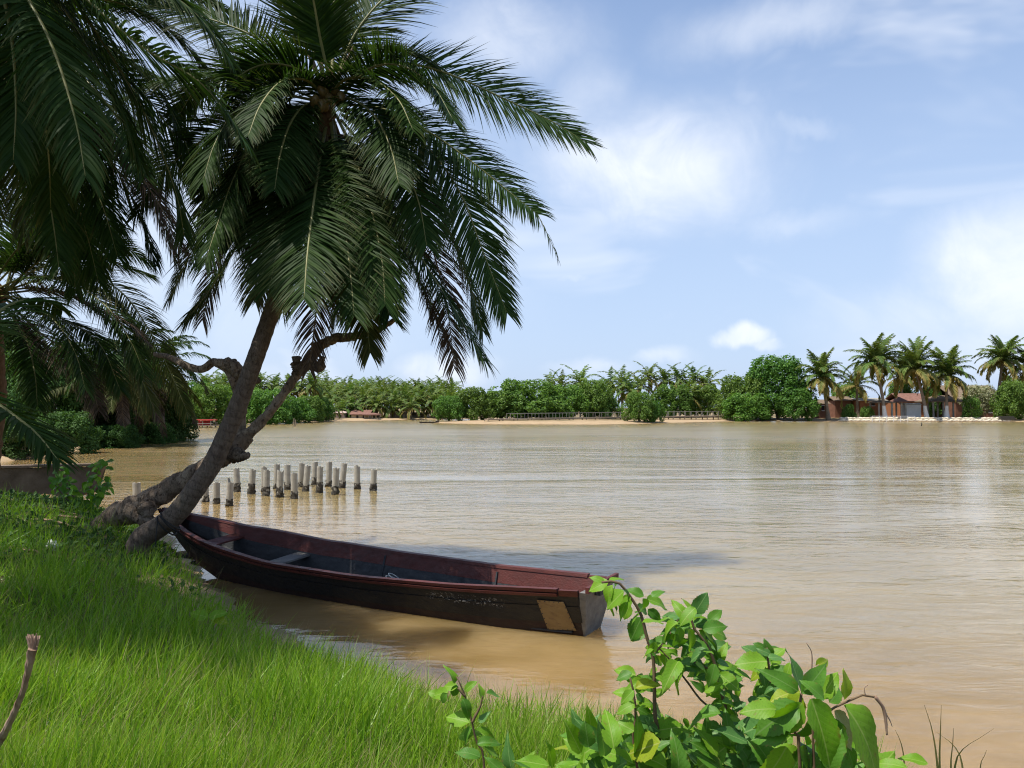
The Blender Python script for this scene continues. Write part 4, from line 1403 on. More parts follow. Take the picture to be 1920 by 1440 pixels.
tree('mangrove_tree', 'tallest dome-shaped mangrove on the far bank beside the palms', 'tree', 1458, 789, 667, 62, 168, T_[0], 6.0, 13.0, group=GM)
tree('mangrove_bush', 'round mangrove bush standing in front of the footbridge', 'bush', 1198, 792, 735, 31, 143, A_[1], 6.0, 9.0, group=GM)
tree('mangrove_bush', 'small mangrove bush leaning on the lone front bush', 'bush', 1224, 790, 752, 20, 145, B_[0], 3.6, 4.6, ST_B, group=GM)
tree('ornamental_shrub', 'clipped egg-shaped shrub on the sandy terrace', 'bush', 1822, 780, 742, 16, 160, CR_R, 1.5, 3.2, ST_B)
tree('flowering_tree', 'pale flowering tree beside the thatched roof', 'tree', 1838, 776, 722, 34, 168, CR_P, 3.6, 5.4, ST_A)
tree('broadleaf_tree', 'bright green tree at the right edge above the sandbags', 'tree', 1902, 786, 714, 36, 161, A_[1], 6.0, 9.0)
tree('garden_bush', 'low garden bush left of the orange house', 'bush', 1592, 780, 758, 13, 164, B_[0], 3.6, 4.6, ST_B)
tree('garden_bush', 'small garden bush below the low palm', 'bush', 1625, 780, 762, 12, 165, B_[1], 3.6, 4.6, ST_B)
tree('garden_tree', 'dark green tree behind the orange gable', 'tree', 1745, 770, 716, 22, 185, A_[0], 6.0, 9.0)
tree('garden_tree', 'dark green tree behind the second and third palms', 'tree', 1690, 770, 712, 26, 190, A_[2], 6.0, 9.0)
tree('garden_tree', 'dark green tree behind the low palm', 'tree', 1590, 770, 718, 36, 190, A_[1], 6.0, 9.0)
tree('garden_tree', 'dark tree behind the rightmost palm', 'tree', 1905, 770, 705, 30, 185, A_[2], 6.0, 9.0)
GL = 'broadleaf trees on the far left bank'
for lab, px, top, hp, Y in [
    ('dark rounded tree above the red-roofed landing', 395, 722, 46, 128), ('tall leafy tree left of the red-roofed landing', 350, 716, 50, 132),
    ('bright green tree seen between the palm trunk and the dead branch', 500, 730, 46, 134), ('mid green tree behind the curved dead limb', 452, 724, 44, 140),
    ('dark tree at the right end of the far left bank', 580, 742, 32, 150), ('dark low tree beside the two stakes', 545, 745, 42, 144),
    ('dense tree between the dead branch and the palm grove', 600, 745, 26, 158)]:
    tree('broadleaf_tree', lab, 'tree', px, 795, top, hp, Y, A_[rs.randint(3)], 6.0, 9.0, group=GL)
GS = 'dark bushes along the left shore'
for lab, px, top, hp, Y, by in [
    ('outermost dark bush on the left shore reaching over the water', 318, 742, 46, 68, 830), ('dark bush behind the two short palms', 262, 700, 62, 76, 830),
    ('dark bush under the left short palm', 205, 745, 50, 60, 835), ('leafy bush behind the broken wall', 120, 772, 52, 49, 850),
    ('bright leafy tree behind the squat palm', 90, 640, 74, 56, 850), ('dark tall bush between squat palm and short palms', 165, 690, 62, 62, 840),
    ('leafy bush at the left edge behind the young palm', 40, 790, 54, 44, 860), ('tall dark tree at the left edge behind the squat palm', 10, 600, 76, 58, 850),
    ('low dark bush at the water between the short palms', 250, 785, 44, 64, 835), ('tall tree closing the left shore behind the bushes', 220, 668, 80, 86, 830),
    ('low dark bush hiding the foot of the left short palm', 228, 796, 38, 56, 845), ('low dark bush hiding the foot of the right short palm', 292, 792, 36, 63, 835),
    ('low bush trailing into the brown water', 175, 798, 46, 56, 845)]:
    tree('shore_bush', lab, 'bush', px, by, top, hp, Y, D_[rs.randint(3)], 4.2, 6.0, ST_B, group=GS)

# ------------------------------------------------------------------ far palms


def far_frond(seed, el, L, droop, n, dead=False, nseg=2):
    rng = np.random.RandomState(seed)
    path = arch((0, 0, 0), 0.0, el, L, droop)
    V, F, A = leaflets(path, n, 1.25, 0.17, rng, droop=0.45, nseg=nseg, start=0.10, jit=0.2)
    pv, pf = tube(spline(path, 9), [0.09, 0.05, 0.015], 4, caps=False)
    A2 = np.ones((len(pv), 4)) * np.array([0.9, 0.3, 0.5, 1])
    return np.concatenate([V, pv]), [F, np.array(pf) + len(V)], np.concatenate([A, A2])


FF_GREEN = []
for k, (el, dr) in enumerate([(1.35, 0.8), (1.05, 1.5), (0.75, 1.9), (0.4, 2.0), (0.0, 1.8), (-0.45, 1.4)]):
    V, F, A = far_frond(200 + k, el, 5.4, dr, 42, nseg=3)
    if k >= 4:
        A[:, 2] = 1.0
        A[:, 1] = np.clip(A[:, 1] * 1.1 + (0.42 if k == 4 else 0.62), 0, 1)
    FF_GREEN.append(make_mesh('frond', V, F, MATS['far_palm'], attr=A))


def bank_palm(label, px, cy, bpx, by, Y, scale=1.0, lean=0.0, seed=0, white=True, nf=40, group='palms on the far right bank'):
    rng = np.random.RandomState(seed)
    p = P(bpx, 764, Y)
    z0 = ground_z(p.x, Y)
    b0 = Vector((p.x, Y, z0))
    c = P(px, cy, Y)
    t = thing('coconut_palm', label, 'palm tree', b0, group)
    rel = c - b0
    V, F = tube(spline([(0, 0, -0.2), (rel.x * 0.3, 0, rel.z * 0.4), (rel.x * 0.75, 0, rel.z * 0.8), tuple(rel)], 16), [0.62, 0.36, 0.3, 0.26, 0.22], 10, rough=0.05, rng=rng)
    link('trunk', make_mesh('trunk', V, F, MATS['limewashed_trunk' if white else 'far_bark'], smooth=True), t)
    for k in range(nf):
        q = k / nf
        i = min(5, int(q * 6))
        f = link('frond', FF_GREEN[i], t)
        f.location = rel
        f.rotation_euler = (rng.normal(0, 0.12), rng.normal(0, 0.10), k * 2.399 + rng.uniform(-0.25, 0.25))
        s = scale * 1.16 * rng.uniform(0.85, 1.1)
        f.scale = (s, s, s)
    for k in range(5):
        o = link('coconut', COCO, t)
        a = k * 1.3
        o.location = rel + Vector((0.35 * math.cos(a), 0.35 * math.sin(a), -0.3))
        o.scale = (1.6, 1.6, 1.6)
    return t


bank_palm('palm just right of the dome-shaped mangrove', 1540, 708, 1553, 782, 163, 1.05, 0, 1, False)
bank_palm('palm with browning skirt leaning left above the gazebo', 1642, 682, 1660, 779, 163, 1.12, 0, 2)
bank_palm('limewashed palm in front of the orange gable', 1716, 692, 1738, 777, 162, 1.10, 0, 3)
bank_palm('limewashed palm in front of the thatched pavilion', 1774, 704, 1775, 776, 162, 1.06, 0, 4)
bank_palm('tall palm behind the bright tree at the right edge', 1880, 676, 1868, 770, 170, 1.05, 0, 5, False)
bank_palm('palm cut off by the right edge of the picture', 1934, 690, 1934, 775, 168, 1.05, 0, 6, False)
bank_palm('low bushy palm between the first two palms', 1606, 722, 1608, 778, 172, 1.0, 0, 7, False, 18)
bank_palm('palm hidden behind the limewashed palms', 1690, 705, 1692, 770, 184, 1.0, 0, 8, False, 20)


def palm_crown(seed, nf, L=4.6, n=15):
    rng = np.random.RandomState(seed)
    VV, FF, AA, k0 = [], [], [], 0
    for k in range(nf):
        q = k / nf
        path = arch((0, 0, 0), k * 2.399 + rng.uniform(-0.25, 0.25), 1.35 - 1.9 * q, L * rng.uniform(0.8, 1.1), 1.2 + 0.8 * (1 - abs(2 * q - 1)))
        V, F, A = leaflets(path, n, 1.0, 0.34, rng, droop=0.3, nseg=2, start=0.12, jit=0.12, e0=0.2, angle=(1.0, 0.5))
        if q > 0.78:
            A[:, 2], A[:, 1] = 1.0, np.clip(A[:, 1] + 0.55, 0, 1)
        pv, pf = tube(spline(path, 6), [0.08, 0.02], 3, caps=False)
        A2 = np.ones((len(pv), 4)) * np.array([0.95, 0.35, 0.6, 1])
        VV += [V, pv]
        FF += [F + k0, np.array(pf) + k0 + len(V)]
        AA += [A, A2]
        k0 += len(V) + len(pv)
    return make_mesh('crown', np.concatenate(VV), FF, MATS['far_palm'], attr=np.concatenate(AA))


PC = [palm_crown(300 + k, 19, 5.3) for k in range(4)]
PT = make_mesh('trunk', *tube(spline([(0, 0, -0.12), (0.05, 0, 0.45), (0.03, 0, 1.0)], 8), [0.26, 0.18, 0.15], 7), MATS['far_bark'])


def grove_palm(label, px, cy, Y, group, scale=1.0, name='coconut_palm'):
    c = P(px, cy, Y)
    z0 = ground_z(c.x, Y)
    t = thing(name, label, 'palm tree', (c.x, Y, z0), group)
    H = c.z - z0
    tk = link('trunk', PT, t)
    tk.scale = (1, 1, H)
    tk.rotation_euler = (0, 0, rs.uniform(0, 6.28))
    cr = link('crown', PC[rs.randint(4)], t)
    cr.location = (0.03, 0, H)
    cr.rotation_euler = (rs.normal(0, 0.06), rs.normal(0, 0.06), rs.uniform(0, 6.28))
    cr.scale = (scale * rs.uniform(0.85, 1.1),) * 3
    return t


GG = 'coconut palms of the dense grove on the far bank'
rg = np.random.RandomState(77)
rows = [(184, 766, 8), (190, 756, 10), (197, 748, 12), (206, 741, 13), (218, 735, 14), (232, 729, 15)]
GLAB = ['low palm in the front row of the far grove, behind the huts', 'palm with a visible trunk in the second row of the far grove', 'palm in the middle of the dense far grove', 'palm in the middle of the dense far grove', 'palm in the back of the far grove', 'palm on the skyline of the far grove']
for Y, cy, n in rows:
    for k in range(n):
        px = 590 + (850 - 590) * (k + rg.uniform(0.1, 0.9)) / n
        if Y < 190 and (px > 800 or px < 620):
            continue
        slope = (px - 700) * 0.03
        grove_palm(GLAB[[q[0] for q in rows].index(Y)], px, cy + slope * 0.6 + rg.uniform(-7, 6), Y + rg.uniform(-3, 3), GG, 1.0)
GG2 = 'coconut palms behind the far left trees'
for k in range(16):
    px = 370 + 230 * (k + rg.uniform(0, 1)) / 16
    grove_palm('coconut palm rising behind the far left broadleaf trees', px, 724 + rg.uniform(-8, 10) + 0.02 * (px - 370), 165 + rg.uniform(-8, 8), GG2, 0.95)
GG3 = 'coconut palms behind the mangroves'
for px, cy, Y, lab in [(1032, 727, 176, 'palm peeping out right of the tall mangrove'), (1052, 724, 180, 'second palm peeping out right of the tall mangrove'),
                       (1088, 718, 182, 'palm rising behind the footbridge mangroves'), (1166, 722, 175, 'browning palm in the gap left of the lone bush'), (1182, 735, 172, 'lower palm in the gap left of the lone bush'),
                       (1216, 708, 188, 'tallest palm behind the lone bush'), (1200, 725, 186, 'palm half hidden behind the lone bush'), (1246, 714, 192, 'palm right of the tallest one behind the lone bush'),
                       (1274, 712, 190, 'palm in the middle of the row behind the bridge end'), (1302, 712, 190, 'palm near the right of the row behind the bridge end'),
                       (1326, 722, 194, 'last palm of the row left of the dome-shaped clump'), (1145, 728, 186, 'palm behind the dense middle mangrove'), (1290, 742, 180, 'low palm with pale fronds at the bridge end')]:
    grove_palm(lab, px, cy, Y, GG3, 1.1)
grove_palm('low bushy palm leaning over the earth bank beside the pink house', 620, 768, 172, None, 0.75)

# ------------------------------------------------------------------ footbridge
fb0, fb1 = P(912, 764, 141), P(1352, 764, 166)
fo = (fb0.x, fb0.y, 0)
bridge = thing('footbridge', 'long wooden footbridge with open railings in front of the mangroves', 'bridge', fo)
dirb = (fb1 - fb0)
dirb.z = 0
Lb = dirb.length
dirb.normalize()
side = Vector((dirb.y, -dirb.x, 0))
nseg = 18
for k in range(nseg):
    a, b = k / nseg, (k + 0.985) / nseg
    pa, pb = fb0 + dirb * Lb * a, fb0 + dirb * Lb * b
    za, zb = 0.74 + 0.38 * a, 0.74 + 0.38 * b
    V, F = bar((pa.x, pa.y, za), (pb.x, pb.y, zb), 1.8, 0.24)
    part('deck_board', V, F, MATS['timber'], bridge, fo)
for k in range(38):
    a = k / 37
    p = fb0 + dirb * Lb * a
    z = 0.74 + 0.38 * a
    for sd in (-0.8, 0.8):
        q = p + side * sd
        if k > 2:
            V, F = bar((q.x, q.y, z + 0.12), (q.x, q.y, z + 1.02), 0.085)
            part('rail_post', V, F, MATS['timber_pale'], bridge, fo)
        if k % 2 == 0:
            V, F = tube([(q.x, q.y, ground_z(q.x, q.y) - 0.4), (q.x, q.y, z - 0.1)], [0.13, 0.11], 7)
            part('pile', V, F, MATS['timber'], bridge, fo)
for sd in (-0.8, 0.8):
    for dz, w in ((1.06, 0.09),):
        pa, pb = fb0 + dirb * Lb * (3 / 37) + side * sd, fb1 + side * sd
        V, F = bar((pa.x, pa.y, 0.77 + dz), (pb.x, pb.y, 1.12 + dz), w)
        part('handrail', V, F, MATS['timber_pale'], bridge, fo)

# ------------------------------------------------------------------ buildings on the right bank


def house(name, label, px0, px1, top, Y, depth, wallmat, roofmat, eave, ridge, cat='house', zb=None, overhang=0.5, openings=(), gable_side=False):
    """walls, pitched roof with overhang, window and door openings; heights from photo rows"""
    a, b = P(px0, 764, Y), P(px1, 764, Y)
    z0 = ground_z((a.x + b.x) / 2, Y) - 0.1 if zb is None else zb
    ze, zr = CAM_Z + (764 - eave) / FPX * Y, CAM_Z + (764 - ridge) / FPX * Y
    o = ((a.x + b.x) / 2, Y, z0)
    t = thing(name, label, cat, o)
    x0, x1, y0, y1 = a.x, b.x, Y, Y + depth
    for nm, c, s in (('wall', ((x0 + x1) / 2, y0 + 0.1, (z0 + ze) / 2), (x1 - x0, 0.2, ze - z0)), ('wall', ((x0 + x1) / 2, y1 - 0.1, (z0 + ze) / 2), (x1 - x0, 0.2, ze - z0)),
                     ('wall', (x0 + 0.1, (y0 + y1) / 2, (z0 + ze) / 2), (0.2, depth - 0.4, ze - z0)), ('wall', (x1 - 0.1, (y0 + y1) / 2, (z0 + ze) / 2), (0.2, depth - 0.4, ze - z0))):
        V, F = box(c, s)
        part(nm, V, F, MATS[wallmat], t, o)
    h = overhang
    if gable_side:
        xm = (x0 + x1) / 2
        for xa, xb in ((x0 - h, xm), (x1 + h, xm)):
            V = np.array([(xa, y0 - h, ze - 0.1), (xb, y0 - h, zr), (xb, y1 + h, zr), (xa, y1 + h, ze - 0.1)])
            V = np.concatenate([V, V + (0, 0, 0.14)])
            part('roof_slope', V, [[0, 1, 2, 3], [7, 6, 5, 4], [0, 4, 5, 1], [1, 5, 6, 2], [2, 6, 7, 3], [3, 7, 4, 0]], MATS[roofmat], t, o)
        V = np.array([(x0, y0 + 0.02, ze), (x1, y0 + 0.02, ze), (xm, y0 + 0.02, zr), (x0, y0 + 0.2, ze), (x1, y0 + 0.2, ze), (xm, y0 + 0.2, zr)])
        part('gable', V, [[0, 1, 2], [5, 4, 3], [0, 3, 4, 1], [1, 4, 5, 2], [2, 5, 3, 0]], MATS[wallmat], t, o)
    else:
        ym = (y0 + y1) / 2
        for ya in (y0 - h, y1 + h):
            V = np.array([(x0 - h, ya, ze - 0.1), (x1 + h, ya, ze - 0.1), (x1 + h, ym, zr), (x0 - h, ym, zr)])
            V = np.concatenate([V, V + (0, 0, 0.14)])
            part('roof_slope', V, [[0, 1, 2, 3], [7, 6, 5, 4], [0, 4, 5, 1], [1, 5, 6, 2], [2, 6, 7, 3], [3, 7, 4, 0]], MATS[roofmat], t, o)
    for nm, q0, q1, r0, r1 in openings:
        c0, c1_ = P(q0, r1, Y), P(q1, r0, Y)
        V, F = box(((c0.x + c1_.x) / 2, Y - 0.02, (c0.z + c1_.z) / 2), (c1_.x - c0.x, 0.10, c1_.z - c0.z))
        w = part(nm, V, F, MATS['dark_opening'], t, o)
        V, F = join([box(((c0.x + c1_.x) / 2, Y - 0.06, z), (c1_.x - c0.x + 0.2, 0.1, 0.1)) for z in (c0.z, c1_.z)])
        part('frame', V, F, MATS['white_wall'], w, o)
    return t


house('orange_house', 'low orange house with pale flat roof behind the gazebo', 1612, 1660, 750, 172, 7, 'orange_wall', 'concrete_pale', 751, 747, openings=[('window', 1634, 1640, 754, 761)])
house('orange_house', 'orange house with steep brown roof behind the limewashed palm', 1692, 1740, 745, 174, 8, 'orange_wall', 'rust_roof', 752, 738, openings=[('door', 1731, 1736, 757, 772)])
house('garden_wall', 'white painted wall block below the orange gable', 1697, 1727, 758, 167, 1.2, 'white_wall', 'concrete_pale', 758.5, 757, 'wall', overhang=0.1)
house('brick_hut', 'small brown brick hut under the first right-hand palm', 1533, 1552, 756, 171, 4, 'brick_wall', 'thatch', 757, 750, 'hut', openings=[('door', 1541, 1545, 760, 770)])
house('low_hut', 'dark low hut with a pale roof edge left of the orange house', 1566, 1596, 750, 175, 5, 'brick_wall', 'thatch', 751, 744, 'hut')
house('thatched_hall', 'big brown thatched hall behind the flowering tree', 1792, 1884, 735, 178, 14, 'brick_wall', 'thatch', 748, 722, 'hall', openings=[('window', 1806, 1814, 756, 766), ('door', 1852, 1860, 756, 774)])


def pavilion(label, px0, px1, eave, ridge, Y, depth, roofmat, nposts, postmat='timber_pale', name='pavilion'):
    a, b = P(px0, 764, Y), P(px1, 764, Y)
    x0, x1 = a.x, b.x
    z0 = ground_z((x0 + x1) / 2, Y) - 0.05
    ze, zr = CAM_Z + (764 - eave) / FPX * Y, CAM_Z + (764 - ridge) / FPX * Y
    o = ((x0 + x1) / 2, Y, z0)
    t = thing(name, label, 'pavilion', o)
    xm, ym = (x0 + x1) / 2, Y + depth / 2
    rl_ = (x1 - x0) * 0.2
    c = [(x0 - 0.6, Y - 0.6, ze), (x1 + 0.6, Y - 0.6, ze), (x1 + 0.6, Y + depth + 0.6, ze), (x0 - 0.6, Y + depth + 0.6, ze)]
    r = [(xm - rl_, ym, zr), (xm + rl_, ym, zr)]
    V = np.array(c + r + [(p[0], p[1], p[2] - 0.22) for p in c])
    part('roof', V, [[0, 1, 5, 4], [1, 2, 5], [2, 3, 4, 5], [3, 0, 4], [0, 6, 7, 1], [1, 7, 8, 2], [2, 8, 9, 3], [3, 9, 6, 0], [9, 8, 7, 6]], MATS[roofmat], t, o)
    for k in range(nposts):
        for y in (Y, Y + depth):
            x = x0 + (x1 - x0) * k / (nposts - 1)
            V, F = bar((x, y, z0), (x, y, ze - 0.2), 0.28)
            part('post', V, F, MATS[postmat], t, o)
    V, F = box((xm, ym, z0 + 0.05), (x1 - x0 + 0.8, depth + 0.8, 0.24))
    part('floor_slab', V, F, MATS['concrete_pale'], t, o)
    return t


pavilion('thatched pavilion on pale posts behind the second limewashed palm', 1750, 1806, 752, 741, 165, 6, 'thatch', 4)
pavilion('small open gazebo with a thin dark roof by the railing', 1648, 1672, 754, 750, 164, 4, 'thatch', 2, name='gazebo')
pavilion('narrow shelter with a brown roof beside the white wall', 1690, 1698, 753, 744, 165, 4, 'rust_roof', 2, name='shelter')
# white railing on the terrace
ra, rb_ = P(1635, 764, 158), P(1715, 764, 158)
zt = ground_z((ra.x + rb_.x) / 2, 158)
ro_ = ((ra.x + rb_.x) / 2, 158, zt)
rail = thing('terrace_railing', 'thin white railing on the sandy terrace in front of the gazebo', 'railing', ro_)
for k in range(7):
    x = ra.x + (rb_.x - ra.x) * k / 6
    V, F = bar((x, 158, zt - 0.1), (x, 158, zt + 1.1), 0.10)
    part('post', V, F, MATS['white_wall'], rail, ro_)
V, F = bar((ra.x, 158, zt + 1.14), (rb_.x, 158, zt + 1.14), 0.09)
part('top_rail', V, F, MATS['white_wall'], rail, ro_)
# sandbags along the shore
sb0 = P(1740, 764, 157)
bags = thing('sandbag_row', 'pale row of sandbags holding the shore of the right bank', 'sandbags', (sb0.x, 157, 0))


def bag_mesh(seed):
    rng = np.random.RandomState(seed)
    pth = np.stack([np.linspace(-0.85, 0.85, 8), 0.06 * rng.normal(size=8), 0.03 * rng.normal(size=8)], 1)
    V, F = tube(pth, [0.10, 0.36, 0.42, 0.42, 0.38, 0.12], 7, rough=0.08, rng=rng, flat=0.62)
    return make_mesh('sandbag', V, F, MATS['sandbag'], smooth=True)


BG = [bag_mesh(k) for k in range(3)]
for row in range(2):
    for k in range(40 - 2 * row):
        px = 1590 + (1886 - 1590) * (k + 0.5 * row) / 39
        p = P(px, 764, 157.4)
        yy = float(np.interp(p.x, FAR[:, 0], FAR[:, 1]))
        yy = yy + 0.9 + row * 0.8
        o = link('sandbag', BG[(k + row) % 3], bags)
        o.location = Vector((p.x, yy, 0.22 + 0.42 * row)) - bags.location
        o.rotation_euler = (rs.normal(0, 0.08), rs.normal(0, 0.06), rs.normal(0, 0.2))
# dark steps by the tree at the right edge
V, F = join([box((P(1884, 764, 158).x, 158, 0.55 + 0.25 * k), (3.0, 2.4 - 0.6 * k, 0.25)) for k in range(3)])
tag(part('landing_steps', V, F, MATS['dark_rock'], None), 'dark landing steps below the bright tree at the right edge', 'steps')

# ------------------------------------------------------------------ far left huts
house('pink_house', 'small pink house with a doorway on the far left bank', 630, 646, 772, 178, 5, 'pink_wall', 'pink_wall', 774, 772, openings=[('door', 637, 640, 777, 785)])
house('red_roofed_house', 'long low house with a rusty red roof on the far left bank', 659, 690, 774, 178, 6, 'beige_wall', 'rust_roof', 777, 770, openings=[('door', 668, 672, 778, 785), ('door', 680, 684, 778, 785)])
pavilion('rust-roofed waterside shelter on posts beside the long house', 684, 705, 777, 774, 175, 4, 'rust_roof', 4, 'timber', name='shelter')
house('beige_house', 'half hidden beige house among the far grove palms', 736, 756, 774, 190, 5, 'beige_wall', 'thatch', 775, 772)
house('beige_house', 'low beige house at the right end of the far grove', 765, 800, 775, 198, 5, 'beige_wall', 'thatch', 776, 774)
# eroded earth bank
rc = np.random.RandomState(9)
p0 = P(603, 764, 163)
V, F = tube(spline([(p0.x - 2.2, 165, 0.4), (p0.x - 0.4, 164, 0.9), (p0.x + 1.4, 166, 0.5)], 14), [0.6, 1.5, 1.7, 1.1, 0.3], 14, rough=0.16, rng=rc)
tag(part('earth_bank', V, F, MATS['earth_cliff'], None, smooth=False), 'bare orange earth bank at the end of the far left trees', 'bank')
# red canvas landing
rp0 = P(385, 764, 112)
o = (rp0.x, 112, 0)
cb = thing('covered_landing', 'small landing stage with a bright red canvas roof on the far left bank', 'landing stage', o)
V, F = box((rp0.x, 112, 1.12), (2.9, 2.2, 0.12), 0.05)
part('roof', V, F, MATS['red_canvas'], cb, o)
for sx in (-1.2, 0.0, 1.2):
    for sy in (-0.9, 0.9):
        V, F = bar((rp0.x + sx, 112 + sy, -0.5), (rp0.x + sx, 112 + sy, 1.1), 0.12)
        part('post', V, F, MATS['timber'], cb, o)
V, F = box((rp0.x, 112, 0.30), (3.4, 2.2, 0.12))
part('deck', V, F, MATS['timber'], cb, o)
V, F = bar((rp0.x - 1.6, 110.8, 0.62), (rp0.x + 1.6, 110.8, 0.62), 0.08)
part('rail', V, F, MATS['timber_pale'], cb, o)
V, F = box((rp0.x - 0.3, 112.6, 0.66), (1.8, 0.2, 0.6))
part('back_panel', V, F, MATS['red_canvas'], cb, o)
# stakes in the water
for px, top, by, lab in [(551, 784, 800, 'left of two thin stakes standing in the far water'), (554, 787, 800, 'right of two thin stakes standing in the far water'),
                         (479, 789, 801, 'short stake in the water left of the slanting dead branch'), (472, 792, 802, 'lowest stake beside the slanting dead branch'),
                         (1728, 792, 799, 'dark stub sticking out of the water before the right bank')]:
    p = G(px, by, 0)
    z = CAM_Z + (764 - top) / FPX * p.y
    V, F = tube(spline([(0, 0, -0.4), (0.01, 0, z * 0.5), (0.03, 0, z)], 6), [0.09, 0.085, 0.06], 8, rough=0.08, rng=rc)
    ob_ = link('wooden_stake', make_mesh('wooden_stake', V, F, MATS['timber' if px < 1700 else 'dark_rock']))
    ob_.location = p
    tag(ob_, lab, 'stake', 'stakes in the river')
# small dark boat by the tip of the point
p = G(805, 793, 0)
cn = thing('dugout_canoe', 'tiny dark canoe low in the water off the mangrove point', 'canoe', p)
V, F = [], []
for k, x in enumerate(np.linspace(-1.9, 1.9, 11)):
    w = 0.38 * math.sqrt(max(0.02, 1 - (x / 2.0) ** 2))
    zt_ = 0.22 + 0.10 * (x / 1.9) ** 4 + (0.25 if x > 1.5 else 0)
    V += [(x, -w, zt_), (x, -w * 0.6, -0.1), (x, w * 0.6, -0.1), (x, w, zt_), (x, w * 0.8, zt_ - 0.02), (x, 0, 0.05), (x, -w * 0.8, zt_ - 0.02)]
for k in range(10):
    for j in range(7):
        F.append([k * 7 + j, k * 7 + (j + 1) % 7, k * 7 + 7 + (j + 1) % 7, k * 7 + 7 + j])
F += [list(range(7)), list(range(70, 77))[::-1]]
link('hull', make_mesh('hull', V, F, MATS['dark_rock']), cn)
V, F = box((-0.5, 0, 0.22), (0.2, 0.62, 0.05))
link('seat', make_mesh('seat', V, F, MATS['timber']), cn)

# ------------------------------------------------------------------ near bank: wall, litter, sticks
rw = np.random.RandomState(14)
wa, wb = P(-140, 905, 19.0), P(196, 905, 20.4)
zb_ = 0.35
ow = ((wa.x + wb.x) / 2, 19.7, zb_)
wall = thing('broken_wall', 'low cracked concrete wall slab at the waterside on the left', 'wall', ow)
n = 24
V, F = [], []
for k in range(n + 1):
    f = k / n
    x, y = wa.x + (wb.x - wa.x) * f, wa.y + (wb.y - wa.y) * f
    zt_ = 1.42 - 0.015 * rw.rand() - (0.03 if k % 7 == 0 else 0)
    zl = 0.62 + 0.10 * math.sin(k * 0.9) + 0.04 * rw.rand()
    sk = 0.10 if k == n else 0
    V += [(x - sk * 2.5, y - 0.09, zl), (x, y - 0.09, zt_), (x, y + 0.09, zt_), (x - sk * 2.5, y + 0.09, zl)]
for k in range(n):
    for j in range(4):
        F.append([k * 4 + j, k * 4 + 4 + j, k * 4 + 4 + (j + 1) % 4, k * 4 + (j + 1) % 4])
F += [[3, 2, 1, 0], [4 * n, 4 * n + 1, 4 * n + 2, 4 * n + 3]]
part('wall_slab', V, F, MATS['concrete_wall'], wall, ow)
V, F = bar((wa.x, wa.y - 0.28, 0.48), (wb.x - 0.5, wb.y - 0.28, 0.44), 0.5, 0.26)
part('footing', V, F, MATS['concrete_wall'], wall, ow)
V, F = bar((wa.x, wa.y, 1.46), (wb.x + 0.05, wb.y, 1.45), 0.34, 0.06)
part('coping', V, F, MATS['concrete_wall'], wall, ow)
# crumpled white plastic bag
p = P(95, 1012, 12.0)
p.z = ground_z(p.x, p.y) + 0.10
V, F = tube(spline([(-0.13, 0, 0), (0, 0.02, 0.02), (0.14, -0.02, -0.01)], 9), [0.05, 0.11, 0.12, 0.05], 9, rough=0.35, rng=rw)
o = link('plastic_bag', make_mesh('plastic_bag', V, F, MATS['plastic_white']))
o.scale = (0.7, 0.7, 0.6)
o.location = p
tag(o, 'crumpled white plastic bag lying in the shaded weeds', 'litter')
# dried cut stick at the lower left
st = thing('dry_stalk', 'dried cut stalk with a frayed end standing in the grass at lower left', 'stalk', P(-10, 1430, 3.4))
so = tuple(st.location)
V, F = tube(spline([P(-30, 1440, 3.5), P(10, 1370, 3.4), P(38, 1310, 3.3), P(52, 1260, 3.25), P(62, 1215, 3.2)], 26), [0.020, 0.018, 0.014, 0.012, 0.018], 9, rough=0.16, rng=rw, freq=8)
part('stem', V, F, MATS['dry_stick'], st, so)
for k in range(9):
    a = k / 8 - 0.5
    V, F = tube(spline([P(61 + 6 * a, 1222, 3.2 + 0.02 * (k % 3)), P(62 + 18 * a, 1202, 3.2 + 0.02 * (k % 3)), P(62 + 26 * a, 1188 + 5 * rw.rand(), 3.2 + 0.03 * (k % 3))], 5), [0.008, 0.007, 0.003], 5)
    part('splinter', V, F, MATS['dry_stick'], st, so)
# driftwood sticks on the shaded bank
for k, (a, b, Y, r) in enumerate([((40, 960), (185, 948), 16.5, 0.03), ((60, 975), (140, 990), 14.5, 0.025), ((110, 985), (230, 958), 16.0, 0.028), ((45, 1010), (90, 1040), 11.5, 0.02)]):
    qa, qb = P(*a, Y), P(*b, Y - 0.3)
    qa.z, qb.z = ground_z(qa.x, qa.y) + 0.06, ground_z(qb.x, qb.y) + 0.10
    V, F = tube(spline([qa, (qa + qb) / 2 + Vector((0, 0, 0.05)), qb], 10), [r, r * 0.8, r * 0.4], 6, rough=0.15, rng=rw)
    tag(part('driftwood_stick', V, F, MATS['dry_stick'], None), ['pale stick lying below the broken wall', 'grey stick lying in the weeds left of the dead trunk', 'bent stick pointing at the dead tree root', 'thin stick beside the white plastic bag'][k], 'stick', 'sticks on the bank')
# dark clods on the sand by the bow
for k, (px, py) in enumerate([(305, 1020), (316, 1030), (342, 1030), (352, 1036), (368, 1048), (330, 1044)]):
    q = P(px, py, 14)
    q = G(px, py, 0.12)
    z = ground_z(q.x, q.y)
    V, F = tube(spline([(-0.12, 0, 0), (0, 0.02, 0.02), (0.12, 0, 0)], 6), [0.03, 0.06, 0.06, 0.02], 7, rough=0.25, rng=rw)
    ob_ = link('mud_clod', make_mesh('mud_clod', V, F, MATS['dark_rock']))
    ob_.location = (q.x, q.y, z + 0.02)
    tag(ob_, 'small dark clod on the wet sand beside the bow', 'clod', 'clods on the sand by the bow')

